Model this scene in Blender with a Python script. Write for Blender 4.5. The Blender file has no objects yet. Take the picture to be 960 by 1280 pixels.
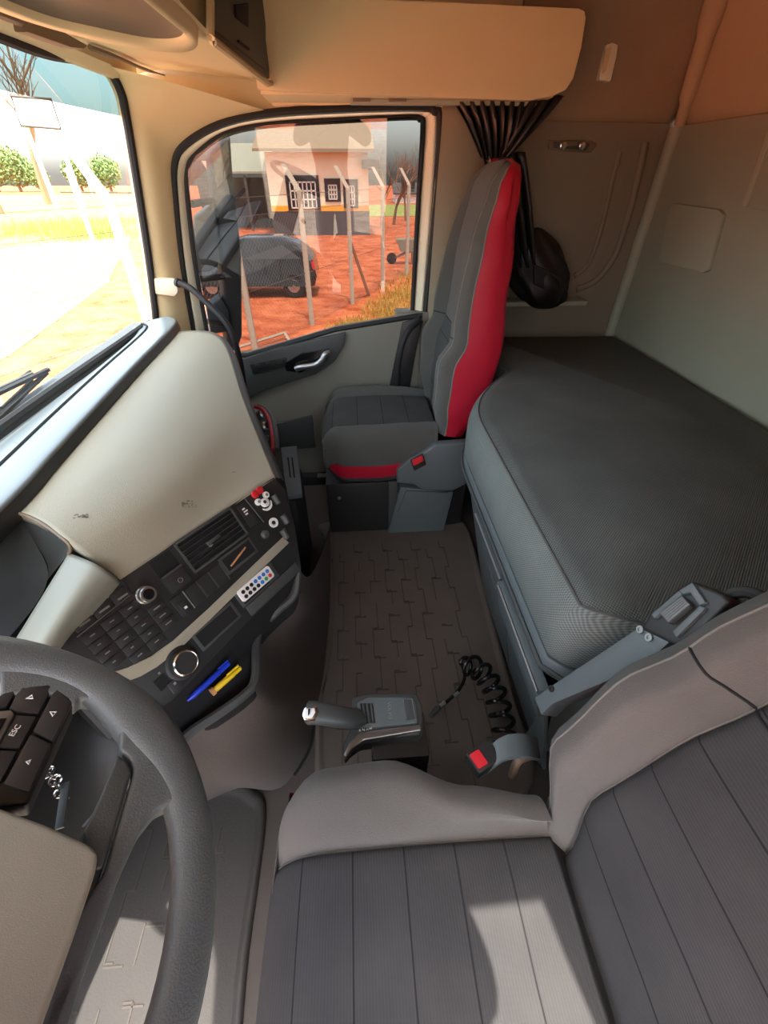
import bpy, bmesh, math, random
from mathutils import Vector, Matrix
random.seed(7)
V = Vector
R = math.radians
COL = bpy.context.scene.collection

# ------------------------------------------------------------------ camera
F, TH, YAW, HC = 530.0, R(38.5), R(3.9), 1.40
cd = bpy.data.cameras.new('camera'); cam = bpy.data.objects.new('camera', cd); COL.objects.link(cam)
cd.sensor_fit = 'HORIZONTAL'; cd.sensor_width = 36.0; cd.lens = 36.0 * F / 960.0
cd.clip_start = 0.02; cd.clip_end = 500
cam.location = (0, 0, HC); cam.rotation_euler = (math.pi/2 - TH, 0, -YAW)
bpy.context.scene.camera = cam

# ------------------------------------------------------------------ sky, sun, exposure
world = bpy.data.worlds.new('sky'); bpy.context.scene.world = world; world.use_nodes = True
wn = world.node_tree; bgn = wn.nodes['Background']
skyt = wn.nodes.new('ShaderNodeTexSky'); skyt.sky_type = 'NISHITA'; skyt.sun_disc = False
skyt.sun_elevation = R(72); skyt.sun_rotation = R(180); skyt.air_density = 1.0; skyt.dust_density = 4.0; skyt.ozone_density = 1.0
hsv = wn.nodes.new('ShaderNodeHueSaturation'); hsv.inputs['Saturation'].default_value = .6      # hazy, washed-out sky
wn.links.new(skyt.outputs[0], hsv.inputs['Color']); wn.links.new(hsv.outputs[0], bgn.inputs[0]); bgn.inputs[1].default_value = 0.50
sd = bpy.data.lights.new('sun', 'SUN'); sun = bpy.data.objects.new('sun', sd); COL.objects.link(sun)
sd.energy = 5.2; sd.angle = R(0.6); sd.color = (1.0, 0.95, 0.86)
SUN_DIR = V((0.08, -0.37, 1.0)).normalized()                    # towards the sun: high, on the driver's side
sun.rotation_euler = SUN_DIR.to_track_quat('Z', 'Y').to_euler()
vs = bpy.context.scene.view_settings
vs.view_transform = 'Standard'; vs.look = 'None'; vs.gamma = 1.0; vs.use_curve_mapping = False
vs.exposure = 1.7

# ------------------------------------------------------------------ measuring: photograph pixel + known plane -> place in the cab
_f = V((math.sin(YAW)*math.cos(TH), math.cos(YAW)*math.cos(TH), -math.sin(TH)))
_r = V((math.cos(YAW), -math.sin(YAW), 0)); _u = _r.cross(_f); _c = V((0, 0, HC))
def ray(x, y): return _f + _r*((x-480)/F) - _u*((y-640)/F)
def px(x, y, axis, v):
    d = ray(x, y); i = 'xyz'.index(axis); return _c + d*((v-_c[i])/d[i])
def hit(x, y, P, N):
    d = ray(x, y); return _c + d*((P-_c).dot(N)/d.dot(N))

# ------------------------------------------------------------------ materials
def C(r, g, b):
    f = lambda c: (c/255/12.92) if c/255 <= .04045 else ((c/255+.055)/1.055)**2.4
    return (f(r), f(g), f(b), 1)
MAT = {}
def mat(name, col, rough=.5, metal=0., var=.0, vscale=6., bump=0., bscale=300., spec=.5, coat=0., sheen=0.):
    m = bpy.data.materials.new(name); m.use_nodes = True; t = m.node_tree; b = t.nodes['Principled BSDF']
    b.inputs['Roughness'].default_value = rough; b.inputs['Metallic'].default_value = metal
    b.inputs['Specular IOR Level'].default_value = spec; b.inputs['Coat Weight'].default_value = coat
    b.inputs['Sheen Weight'].default_value = sheen
    b.inputs['Base Color'].default_value = col
    tc = t.nodes.new('ShaderNodeTexCoord')
    if var:
        n = t.nodes.new('ShaderNodeTexNoise'); n.inputs['Scale'].default_value = vscale; n.inputs['Detail'].default_value = 6
        t.links.new(tc.outputs['Object'], n.inputs['Vector'])
        mx = t.nodes.new('ShaderNodeMix'); mx.data_type = 'RGBA'
        mx.inputs['A'].default_value = tuple(max(0, c*(1-var)) for c in col[:3])+(1,)
        mx.inputs['B'].default_value = tuple(min(1, c*(1+var)) for c in col[:3])+(1,)
        t.links.new(n.outputs['Fac'], mx.inputs['Factor']); t.links.new(mx.outputs['Result'], b.inputs['Base Color'])
    if bump:
        n2 = t.nodes.new('ShaderNodeTexNoise'); n2.inputs['Scale'].default_value = bscale; n2.inputs['Detail'].default_value = 3
        t.links.new(tc.outputs['Object'], n2.inputs['Vector'])
        bp = t.nodes.new('ShaderNodeBump'); bp.inputs['Strength'].default_value = bump; bp.inputs['Distance'].default_value = .002
        t.links.new(n2.outputs['Fac'], bp.inputs['Height']); t.links.new(bp.outputs['Normal'], b.inputs['Normal'])
    MAT[name] = m; return m
def math_node(t, op, a, b=None):
    n = t.nodes.new('ShaderNodeMath'); n.operation = op
    for i, v in enumerate((a, b)):
        if v is None: continue
        if isinstance(v, (int, float)): n.inputs[i].default_value = v
        else: t.links.new(v, n.inputs[i])
    return n.outputs[0]
def weave(name, c1, c2, sx, sy, rough=.85, axes='xy', bump=.5):
    """woven cloth: two crossed sine ribs give a grid of small knots"""
    m = mat(name, c1, rough, spec=.25); t = m.node_tree; b = t.nodes['Principled BSDF']
    tc = t.nodes.new('ShaderNodeTexCoord'); sp = t.nodes.new('ShaderNodeSeparateXYZ'); t.links.new(tc.outputs['Object'], sp.inputs[0])
    o = {'x': sp.outputs[0], 'y': sp.outputs[1], 'z': sp.outputs[2]}
    a = math_node(t, 'SINE', math_node(t, 'MULTIPLY', o[axes[0]], sx)); d = math_node(t, 'SINE', math_node(t, 'MULTIPLY', o[axes[1]], sy))
    h = math_node(t, 'MULTIPLY_ADD', math_node(t, 'MULTIPLY', a, d), .5); h.node.inputs[2].default_value = .5
    mx = t.nodes.new('ShaderNodeMix'); mx.data_type = 'RGBA'; mx.inputs['A'].default_value = c1; mx.inputs['B'].default_value = c2
    t.links.new(h, mx.inputs['Factor'])
    n = t.nodes.new('ShaderNodeTexNoise'); n.inputs['Scale'].default_value = 5; n.inputs['Detail'].default_value = 5
    t.links.new(tc.outputs['Object'], n.inputs['Vector'])
    mm = t.nodes.new('ShaderNodeMix'); mm.data_type = 'RGBA'; mm.blend_type = 'OVERLAY'; mm.inputs['Factor'].default_value = .35
    t.links.new(mx.outputs['Result'], mm.inputs['A']); t.links.new(n.outputs['Fac'], mm.inputs['B'])
    t.links.new(mm.outputs['Result'], b.inputs['Base Color'])
    bp = t.nodes.new('ShaderNodeBump'); bp.inputs['Strength'].default_value = bump; bp.inputs['Distance'].default_value = .002
    t.links.new(h, bp.inputs['Height']); t.links.new(bp.outputs['Normal'], b.inputs['Normal'])
    return m
def ribbed(name, c1, c2, axis, wide, fine):
    """seat cloth with fine ribs and a dark sewn line every so often"""
    m = mat(name, c1, .9, spec=.2); t = m.node_tree; b = t.nodes['Principled BSDF']
    tc = t.nodes.new('ShaderNodeTexCoord'); sp = t.nodes.new('ShaderNodeSeparateXYZ'); t.links.new(tc.outputs['UV'], sp.inputs[0])
    o = sp.outputs[1]
    a = math_node(t, 'SINE', math_node(t, 'MULTIPLY', o, fine))
    w = math_node(t, 'FRACT', math_node(t, 'MULTIPLY', o, wide)); line = math_node(t, 'LESS_THAN', w, .03)
    n = t.nodes.new('ShaderNodeTexNoise'); n.inputs['Scale'].default_value = 9; n.inputs['Detail'].default_value = 8
    t.links.new(tc.outputs['Object'], n.inputs['Vector'])
    mx = t.nodes.new('ShaderNodeMix'); mx.data_type = 'RGBA'; mx.inputs['A'].default_value = c1; mx.inputs['B'].default_value = c2
    k = math_node(t, 'ADD', math_node(t, 'MULTIPLY', a, .12), n.outputs['Fac']); t.links.new(k, mx.inputs['Factor'])
    md = t.nodes.new('ShaderNodeMix'); md.data_type = 'RGBA'; md.inputs['B'].default_value = tuple(c*.55 for c in c1[:3])+(1,)
    t.links.new(line, md.inputs['Factor']); t.links.new(mx.outputs['Result'], md.inputs['A'])
    t.links.new(md.outputs['Result'], b.inputs['Base Color'])
    bp = t.nodes.new('ShaderNodeBump'); bp.inputs['Strength'].default_value = .5; bp.inputs['Distance'].default_value = .0015
    hh = math_node(t, 'SUBTRACT', math_node(t, 'MULTIPLY', a, .15), line); t.links.new(hh, bp.inputs['Height'])
    t.links.new(bp.outputs['Normal'], b.inputs['Normal'])
    return m
def thin_glass(name, tint, refl=1.0):
    m = bpy.data.materials.new(name); m.use_nodes = True; t = m.node_tree; t.nodes.clear()
    out = t.nodes.new('ShaderNodeOutputMaterial'); tr = t.nodes.new('ShaderNodeBsdfTransparent'); tr.inputs[0].default_value = tint
    gl = t.nodes.new('ShaderNodeBsdfGlossy'); gl.inputs['Roughness'].default_value = .0; gl.inputs[0].default_value = (refl, refl, refl, 1)
    lw = t.nodes.new('ShaderNodeLayerWeight'); lw.inputs[0].default_value = .5      # facing = 1 - |cos|, the same from both sides
    fr = math_node(t, 'MULTIPLY_ADD', math_node(t, 'POWER', lw.outputs['Facing'], 5.0), .92); fr.node.inputs[2].default_value = .06
    ms = t.nodes.new('ShaderNodeMixShader'); t.links.new(fr, ms.inputs[0]); t.links.new(tr.outputs[0], ms.inputs[1]); t.links.new(gl.outputs[0], ms.inputs[2])
    t.links.new(ms.outputs[0], out.inputs[0]); MAT[name] = m; return m

mat('beige', C(214, 194, 150), .55, var=.05, bump=.15, bscale=900)
mat('beige_dash', C(158, 154, 136), .62, var=.05, vscale=3, bump=.35, bscale=700)
mat('cream', C(222, 216, 190), .45, var=.03)
mat('silver_trim', C(146, 150, 140), .42, metal=.1, var=.04)
mat('taupe', C(112, 96, 78), .55)
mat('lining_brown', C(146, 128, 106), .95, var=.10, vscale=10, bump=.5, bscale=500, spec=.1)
mat('lining_tan', C(174, 155, 128), .95, var=.08, vscale=8, bump=.5, bscale=500, spec=.1)
mat('wall_grey', C(146, 146, 128), .75, var=.07, vscale=4, bump=.3, bscale=300)
mat('wall_grey_light', C(154, 155, 136), .6, var=.03)
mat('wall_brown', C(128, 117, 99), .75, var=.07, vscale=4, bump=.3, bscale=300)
mat('pillar_grey', C(128, 120, 100), .65, var=.05)
mat('door_grey', C(118, 117, 106), .7, var=.05, bump=.2, bscale=600)
mat('plastic_dark', C(64, 67, 66), .5, var=.08, bump=.2, bscale=900)
mat('plastic_black', C(38, 39, 39), .45, var=.1, bump=.15, bscale=900)
mat('plastic_bluegrey', C(88, 97, 98), .5, var=.06, bump=.15, bscale=900)
mat('plastic_ledge', C(112, 121, 123), .32, var=.05)
mat('shadow_black', C(14, 14, 15), .8)
mat('rubber_black', C(24, 25, 26), .65)
mat('floor_dark', C(66, 60, 56), .85, var=.2, vscale=7, bump=.3)
mat('floor_cover', C(84, 77, 72), .8, var=.12, vscale=5, bump=.3, bscale=200)
mat('mat_rubber', C(92, 84, 77), .7, var=.22, vscale=6, bump=.3, bscale=250)
mat('mat_ridge', C(66, 60, 55), .75, var=.15); mat('mat_driver', C(50, 47, 45), .7, var=.2, vscale=6, bump=.3, bscale=250); mat('strap_tan', C(128, 110, 92), .6)
mat('red_leather', C(178, 22, 48), .42, var=.06, bump=.25, bscale=350)
mat('red_plastic', C(205, 40, 50), .4)
mat('piping_grey', C(118, 113, 106), .85)
mat('cloth_grey', C(96, 91, 86), .95, var=.08, vscale=14, bump=.6, bscale=900, spec=.15, sheen=.2)
mat('cloth_dark', C(84, 85, 82), .95, var=.08, vscale=14, bump=.6, bscale=900, spec=.15, sheen=.15)
mat('wheel_leather', C(90, 95, 96), .36, var=.05, bump=.28, bscale=600)
mat('wheel_pad', C(136, 133, 121), .6, var=.04, bump=.12, bscale=1200)
mat('button_black', C(44, 44, 45), .38, var=.05)
mat('gloss_black', C(18, 18, 19), .2)
mat('chrome', C(205, 205, 205), .18, metal=1)
mat('satin_metal', C(160, 162, 162), .35, metal=.9)
mat('white_plastic', C(232, 232, 228), .4)
mat('mark_white', C(225, 225, 220), .5)
mat('mark_dim', C(130, 130, 128), .5)
mat('remote_blue', C(40, 110, 190), .4); mat('remote_green', C(40, 160, 80), .4); mat('remote_red', C(210, 50, 60), .4); mat('remote_black', C(25, 25, 28), .4)
mat('pen_blue', C(36, 66, 205), .3); mat('pen_yellow', C(235, 200, 40), .4); mat('orange_wood', C(196, 140, 88), .6)
mat('curtain_black', C(34, 33, 33), .38, var=.15, spec=.6)
mat('bag_black', C(15, 15, 16), .45)
mat('belt_web', C(58, 70, 76), .7)
mat('hose_gloss', C(22, 23, 24), .22); mat('skin', C(150, 100, 75), .6); mat('shirt_red', C(196, 92, 96), .9, var=.06); mat('trousers', C(205, 205, 205), .9); mat('hair', C(25, 20, 18), .8)
weave('bunk_cloth', C(58, 62, 60), C(124, 131, 127), 1050, 1050, axes='xy')
weave('bunk_cloth_side', C(80, 86, 83), C(130, 138, 133), 1050, 900, axes='yz')
ribbed('cloth_ribbed', C(50, 49, 50), C(72, 70, 69), 'x', 12.5, 1500)
ribbed('cloth_ribbed_dark', C(62, 64, 63), C(76, 78, 76), 'x', 9, 1300)
thin_glass('glass_windshield', (.80, .84, .81, 1)); thin_glass('glass_sunband', (.12, .17, .16, 1)); thin_glass('glass_door', (.15, .146, .14, 1))

# ------------------------------------------------------------------ mesh helpers
def root(name, label=None, cat=None, loc=(0, 0, 0), group=None, kind=None):
    o = bpy.data.objects.new(name, None); COL.objects.link(o); o.location = loc; o.empty_display_size = .05
    tag(o, label, cat, group, kind); return o
def tag(o, label=None, cat=None, group=None, kind=None):
    if label: o['label'] = label
    if cat: o['category'] = cat
    if group: o['group'] = group
    if kind: o['kind'] = kind
    return o
def wloc(o):
    p = V(o.location)
    while o.parent: o = o.parent; p = p + V(o.location)
    return p
def build(name, verts, faces, m, parent=None, smooth=True, uv=None, sharp=None):
    """world-space geometry -> one mesh object, stored relative to its parent"""
    off = wloc(parent) if parent else V((0, 0, 0))
    me = bpy.data.meshes.new(name)
    me.from_pydata([tuple(V(v)-off) for v in verts], [], faces)
    bm = bmesh.new(); bm.from_mesh(me); bmesh.ops.recalc_face_normals(bm, faces=bm.faces[:]); bm.to_mesh(me); bm.free()
    if uv:
        l = me.uv_layers.new(name='UVMap')
        for lp in me.loops: l.data[lp.index].uv = uv[lp.vertex_index]
    return finish(name, me, m, parent, smooth, sharp)
def finish(name, me, m, parent=None, smooth=True, sharp=None):
    me.materials.append(MAT[m] if isinstance(m, str) else m)
    me.shade_smooth() if smooth else me.shade_flat()
    if smooth: me.set_sharp_from_angle(angle=R(sharp or 40))
    o = bpy.data.objects.new(name, me); COL.objects.link(o)
    if parent: o.parent = parent
    return o
def from_bm(name, bm, m, parent=None, smooth=True, sharp=None):
    off = wloc(parent) if parent else V((0, 0, 0))
    bmesh.ops.translate(bm, verts=bm.verts[:], vec=-off)
    me = bpy.data.meshes.new(name); bm.to_mesh(me); bm.free()
    return finish(name, me, m, parent, smooth, sharp)
def box(name, lo, hi, m, parent=None, bev=.004, seg=2, mtx=None):
    bm = bmesh.new(); bmesh.ops.create_cube(bm, size=1)
    lo, hi = V(lo), V(hi); c = (lo+hi)/2; s = hi-lo
    for v in bm.verts: v.co = V((c[i]+v.co[i]*s[i] for i in range(3)))
    if bev: bmesh.ops.bevel(bm, geom=bm.edges[:], offset=min(bev, .49*min(s)), segments=seg, affect='EDGES', profile=.6)
    if mtx: bmesh.ops.transform(bm, matrix=mtx, verts=bm.verts[:])
    return from_bm(name, bm, m, parent)
def prism(name, poly, vec, m, parent=None, bev=.0, seg=2):
    """planar 3-D polygon pushed along vec"""
    bm = bmesh.new(); vs_ = [bm.verts.new(V(p)) for p in poly]; f = bm.faces.new(vs_)
    r = bmesh.ops.extrude_face_region(bm, geom=[f]); nv = [e for e in r['geom'] if isinstance(e, bmesh.types.BMVert)]
    bmesh.ops.translate(bm, verts=nv, vec=V(vec)); bmesh.ops.recalc_face_normals(bm, faces=bm.faces[:])
    if bev: bmesh.ops.bevel(bm, geom=bm.edges[:], offset=bev, segments=seg, affect='EDGES', profile=.6, clamp_overlap=True)
    bmesh.ops.recalc_face_normals(bm, faces=bm.faces[:])
    return from_bm(name, bm, m, parent)
def cat(pts, n, closed=False):
    """Catmull-Rom resample, n points per span"""
    P = [V(p) for p in pts]; out = []; L = len(P)
    rng = range(L) if closed else range(L-1)
    for i in rng:
        g = (lambda k: P[k % L]) if closed else (lambda k: P[min(max(k, 0), L-1)])
        a, b, c, d = g(i-1), g(i), g(i+1), g(i+2)
        for k in range(n):
            t = k/n; out.append(.5*((2*b)+(c-a)*t+(2*a-5*b+4*c-d)*t*t+(3*b-a-3*c+d)*t**3))
    if not closed: out.append(P[-1])
    return out
def tube_geo(pts, r, n=8, closed=False, cap=True):
    P = [V(p) for p in pts]; L = len(P); vv = []; ff = []; rr = r if isinstance(r, (list, tuple)) else [r]*L
    up = None
    for i in range(L):
        t = (P[(i+1) % L]-P[i-1]) if closed else (P[min(i+1, L-1)]-P[max(i-1, 0)])
        t.normalize()
        if up is None:
            up = V((0, 0, 1)) if abs(t.z) < .9 else V((1, 0, 0))
        up = (up-t*up.dot(t)); up.normalize(); s = t.cross(up)
        for k in range(n):
            a = 2*math.pi*k/n; vv.append(P[i]+(up*math.cos(a)+s*math.sin(a))*rr[i])
    for i in range(L if closed else L-1):
        for k in range(n):
            j = (i+1) % L; ff.append((i*n+k, i*n+(k+1) % n, j*n+(k+1) % n, j*n+k))
    if not closed and cap: ff += [tuple(range(n)), tuple((L-1)*n+k for k in range(n))]
    return vv, ff
def tube(name, pts, r, m, parent=None, n=8, closed=False):
    v, f = tube_geo(pts, r, n, closed); return build(name, v, f, m, parent)
def multi(name, geos, m, parent=None, smooth=True):
    vv, ff = [], []
    for v, f in geos:
        o = len(vv); vv += list(v); ff += [tuple(o+i for i in q) for q in f]
    return build(name, vv, ff, m, parent, smooth)
def boxgeo(lo, hi, mtx=None):
    x0, y0, z0 = lo; x1, y1, z1 = hi
    v = [V(p) for p in ((x0,y0,z0),(x1,y0,z0),(x1,y1,z0),(x0,y1,z0),(x0,y0,z1),(x1,y0,z1),(x1,y1,z1),(x0,y1,z1))]
    if mtx: v = [mtx @ p for p in v]
    return v, [(0,3,2,1),(4,5,6,7),(0,1,5,4),(1,2,6,5),(2,3,7,6),(3,0,4,7)]
def grid_faces(nu, nv, wrap=False):
    return [(i*nv+j, i*nv+(j+1) % nv, (i+1)*nv+(j+1) % nv, (i+1)*nv+j) for i in range(nu-1) for j in range(nv if wrap else nv-1)]
def sheet(name, rows, m, parent=None, thick=.01, n=6, nr=None, smooth=True, sharp=None):
    """smooth surface through rows of control points (all rows same length), given a thickness"""
    a = [cat(r_, n) for r_ in rows]; cols = list(zip(*a)); b = [cat(c_, nr or n) for c_ in cols]
    g = list(zip(*b)); nu, nv = len(g), len(g[0]); vv = [p for r_ in g for p in r_]
    o = build(name, vv, grid_faces(nu, nv), m, parent, smooth, sharp=sharp)
    if thick:
        md = o.modifiers.new('thickness', 'SOLIDIFY'); md.thickness = abs(thick); md.offset = -1 if thick > 0 else 1
    return o
def lathe(name, prof, base, axis, m, parent=None, n=20, cap=True):
    """prof: (radius, height) pairs along axis from base"""
    ax = V(axis).normalized(); a = V((0, 0, 1)) if abs(ax.z) < .9 else V((1, 0, 0)); s = ax.cross(a).normalized(); t = ax.cross(s)
    vv = []; base = V(base)
    for r_, h in prof:
        for k in range(n):
            q = 2*math.pi*k/n; vv.append(base+ax*h+(s*math.cos(q)+t*math.sin(q))*r_)
    ff = grid_faces(len(prof), n, True)
    if cap: ff += [tuple(range(n)), tuple((len(prof)-1)*n+k for k in range(n))]
    return build(name, vv, ff, m, parent, sharp=35)
def text(name, s, size, mtx, m, parent=None, depth=.0004):
    cu = bpy.data.curves.new(name, 'FONT'); cu.body = s; cu.size = size; cu.align_x = 'CENTER'; cu.align_y = 'CENTER'; cu.extrude = depth; cu.resolution_u = 3
    tmp = bpy.data.objects.new('t', cu); COL.objects.link(tmp); dg = bpy.context.evaluated_depsgraph_get(); dg.update()
    me = bpy.data.meshes.new_from_object(tmp.evaluated_get(dg)); bpy.data.objects.remove(tmp); bpy.data.curves.remove(cu)
    off = wloc(parent) if parent else V((0, 0, 0)); me.transform(Matrix.Translation(-off) @ mtx); me.name = name
    return finish(name, me, m, parent, False)
def frame(o, x, y):
    """matrix with origin o, x axis x, y axis ~y, z = x cross y"""
    x = V(x).normalized(); z = x.cross(V(y)).normalized(); y = z.cross(x)
    return Matrix(((x.x, y.x, z.x, o[0]), (x.y, y.y, z.y, o[1]), (x.z, y.z, z.z, o[2]), (0, 0, 0, 1)))
def lerp(a, b, t): return a+(b-a)*t
def curve1(keys, s):
    """smooth interpolation of (s, value) pairs"""
    for (s0, v0), (s1, v1) in zip(keys, keys[1:]):
        if s <= s1:
            t = min(max((s-s0)/(s1-s0), 0), 1); t = t*t*(3-2*t) if len(keys) > 2 else t; return v0+(v1-v0)*t
    return keys[-1][1]
def struct(o): o['kind'] = 'structure'; return o

YP, YD, XR = 2.12, -0.24, 1.27      # passenger wall, driver wall, rear wall

def P(l, axis='z'): return [px(a, b, axis, c) for a, b, c in l]

# ================================================================== THE SHELL OF THE CAB
struct(box('floor', (-1.05, YD-.04, -.06), (XR+.05, YP+.06, 0), 'floor_dark', bev=0))
struct(box('ceiling', (-.80, YD-.06, 2.02), (XR+.06, YP+.08, 2.08), 'lining_brown', bev=0))

# rear wall: grey lower panel, tan lining above, corner bead, raised rib and a flat cover plate
wr = struct(root('wall_rear', loc=(XR, .95, 0)))
box('lower_panel', (XR, YD, 0), (XR+.05, YP+.05, 1.545), 'wall_grey', wr, .0)
sheet('upper_lining', [[(XR+.012, YP-.02, 1.545), (XR+.012, 1.6, 1.545), (XR+.012, .95, 1.545), (XR+.012, YD, 1.545)],
                       [(XR-.010, YP-.03, 1.60), (XR-.008, 1.6, 1.60), (XR-.008, .95, 1.60), (XR-.008, YD, 1.6)],
                       [(XR-.03, YP-.07, 1.80), (XR-.02, 1.6, 1.8), (XR-.02, .95, 1.8), (XR-.02, YD, 1.8)],
                       [(XR-.08, YP-.12, 2.03), (XR-.06, 1.6, 2.03), (XR-.06, .95, 2.03), (XR-.06, YD, 2.03)]], 'lining_tan', wr, -.03, 5)
tube('lining_bead', cat([(XR-.005, YP-.035, 1.55), (XR-.020, YP-.055, 1.62), (XR-.045, YP-.085, 1.80), (XR-.085, YP-.14, 2.03)], 6), [.022]*6+[.03]*6+[.04]*7, 'lining_tan', wr, 10)
tube('corner_bead', [(XR-.008, YP-.018, .78), (XR-.008, YP-.020, 1.2), (XR-.006, YP-.022, 1.545)], .026, 'wall_grey_light', wr, 12)
prism('raised_panel', [px(930, 258, 'x', XR-.012), px(940, 215, 'x', XR-.012), px(958, 160, 'x', XR-.012), (XR-.012, .9, 1.50), (XR-.012, .9, 1.27)], (.012, 0, 0), 'wall_grey', wr, .004)
prism('panel_rib', [px(926, 256, 'x', XR-.02), px(932, 259, 'x', XR-.02), px(968, 160, 'x', XR-.02), px(961, 157, 'x', XR-.02)], (.02, 0, 0), 'wall_grey_light', wr, .004)
cp = [px(a, b, 'x', XR-.016) for a, b in ((842, 254), (898, 262), (903, 268), (884, 338), (878, 341), (826, 328), (822, 322), (837, 258))]
prism('cover_plate', cp, (.016, 0, 0), 'wall_grey_light', wr, .004)

# passenger side wall
wp = struct(root('wall_passenger', loc=(.6, YP, 0)))
box('header_panel', (-.78, YP+.01, 1.585), (XR+.05, YP+.06, 2.04), 'beige', wp, 0)
box('header_strip', (-.255, YP-.03, 1.592), (.60, YP+.01, 1.628), 'beige', wp, .008)
box('bunk_side_panel', (.60, YP-.004, 0), (XR+.05, YP+.06, 1.60), 'wall_brown', wp, 0)
# pressed frame of the side panel beside the bunk
fr = [px(a, b, 'y', YP-.006) for a, b in ((806, 178), (800, 210), (785, 270), (768, 320), (745, 350), (720, 362))]
tube('pressed_rib', cat(fr, 6), .014, 'wall_brown', wp, 10)
fr = [px(a, b, 'y', YP-.004) for a, b in ((775, 190), (768, 215), (750, 290), (735, 330), (718, 345))]
tube('pressed_rib', cat(fr, 6), .010, 'wall_brown', wp, 10)
sheet('side_lining', [[(.60, YP-.008, 1.56), (.95, YP-.008, 1.556), (1.25, YP-.008, 1.553)], [(.60, YP-.025, 1.60), (.95, YP-.025, 1.60), (1.25, YP-.03, 1.60)],
                      [(.60, YP-.05, 1.80), (.95, YP-.05, 1.80), (1.24, YP-.06, 1.80)], [(.60, YP-.10, 2.03), (.95, YP-.10, 2.03), (1.22, YP-.12, 2.03)]], 'lining_brown', wp, -.03, 5)
sheet('door_pillar', [[(.335, YP+.01, .0), (.335, YP+.01, .5), (.335, YP, .9), (.345, YP-.01, 1.3), (.36, YP-.01, 1.60)],
                      [(.40, YP-.03, .0), (.40, YP-.03, .5), (.40, YP-.035, .9), (.41, YP-.03, 1.3), (.42, YP-.03, 1.60)],
                      [(.50, YP-.03, .0), (.50, YP-.03, .5), (.50, YP-.035, .9), (.50, YP-.03, 1.3), (.52, YP-.03, 1.60)],
                      [(.62, YP, .0), (.62, YP, .5), (.62, YP, .9), (.62, YP, 1.3), (.62, YP, 1.60)]], 'pillar_grey', wp, -.02, 5)
bs = px(561, 231, 'y', YP-.03)
lathe('belt_anchor', [(.021, 0), (.021, .006), (.017, .009), (.014, .004), (.010, .004), (.010, .009), (.004, .011)], bs, (0, -1, 0), 'pillar_grey', wp)
# narrow ledge at the head of the bunk
box('bunk_ledge', (.60, YP-.10, .935), (1.06, YP, .955), 'wall_grey_light', wp, .006)

# front: pillar beside the windshield, space over it, bulkhead under the dashboard
wf = struct(root('wall_front', loc=(-.8, .95, 0)))
Wp = [(194, 410, 2.0), (186, 335, 2.0), (170, 230, 2.0), (156, 145, 2.0), (149, 114, 1.99), (134, 88, 1.95), (106, 75, 1.86)]
Sp = [(246, 436, 2.1), (228, 335, 2.1), (219, 250, 2.1), (217, 205, 2.1), (231, 178, 2.1), (275, 153, 2.1), (335, 139, 2.1)]
w0 = P(Wp, 'y'); s0 = P(Sp, 'y')
edge = [p+V((-.03, .03, 0)) for p in w0]
mid = [lerp(a, b, .45)+V((.012, -.022, 0)) for a, b in zip(w0, s0)]
s1 = [p+V((0, .05, 0)) for p in s0]
sheet('windshield_pillar', [edge, w0, mid, s0, s1], 'beige', wf, 0, 5)
box('bulkhead', (-1.03, YD, 0), (-.97, YP+.05, .86), 'plastic_dark', wf, 0)
box('corner_filler', (-.99, YP+.01, 0), (-.70, YP+.06, .80), 'plastic_dark', wf, 0)
box('corner_filler', (-.99, YD-.06, 0), (-.70, YD, 1.66), 'beige', wf, 0)

# driver side: pillar, roof rail, sill; the door itself stands open outside
wd = struct(root('wall_driver', loc=(.6, YD, 0)))
box('roof_rail', (-.80, YD-.06, 1.69), (XR+.05, YD, 2.05), 'beige', wd, 0)
box('rear_side_panel', (.33, YD-.06, 0), (XR+.05, YD, 1.70), 'wall_grey', wd, 0)
box('front_pillar', (-.92, YD-.06, 0), (-.70, YD, 1.70), 'beige', wd, 0)
box('sill', (-.75, YD-.06, -.06), (.40, YD, .05), 'plastic_dark', wd, .01)

# ------------------------------------------------------------------ windshield
YC, HWS = .94, 1.10
def ws(y, t):
    q = (y-YC)/HWS; b = V((-.955+.105*q*q, y, .865+.04*q*q)); a = V((-.785+.05*q*q, y, 1.655-.006*q*q))
    p = b.lerp(a, t); p.x -= .025*math.sin(math.pi*t); return p
w1 = struct(root('window_1', loc=(-.95, YC, .87)))
ys = [YC+HWS*k/8 for k in range(-8, 9)]
sheet('glass_pane', [[ws(y, t) for y in ys] for t in (0, .3, .6, .875)], 'glass_windshield', w1, 0, 3)
sheet('tinted_sun_band', [[ws(y, t) for y in ys] for t in (.875, .94, 1.0)], 'glass_sunband', w1, 0, 3)
sl = [p+V((.006, -.004, 0)) for p in w0][::-1]
top = [ws(y, 1)+V((.016, 0, -.010)) for y in (YD+.1, .2, .8, 1.3, 1.6)]
bot = [ws(y, 0)+V((.012, 0, .012)) for y in (1.95, 1.7, 1.3, .8, .2, YD+.1)]
tube('windshield_seal', cat(top+sl+bot, 6), .014, 'rubber_black', w1, 8)
sheet('roof_edge', [[ws(y, 1)+V((.012, 0, .006)) for y in ys], [ws(y, 1)+V((.05, 0, .06)) for y in ys], [ws(y, 1)+V((0, 0, .40)) for y in ys]], 'beige', wf, -.02, 3)

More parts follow.
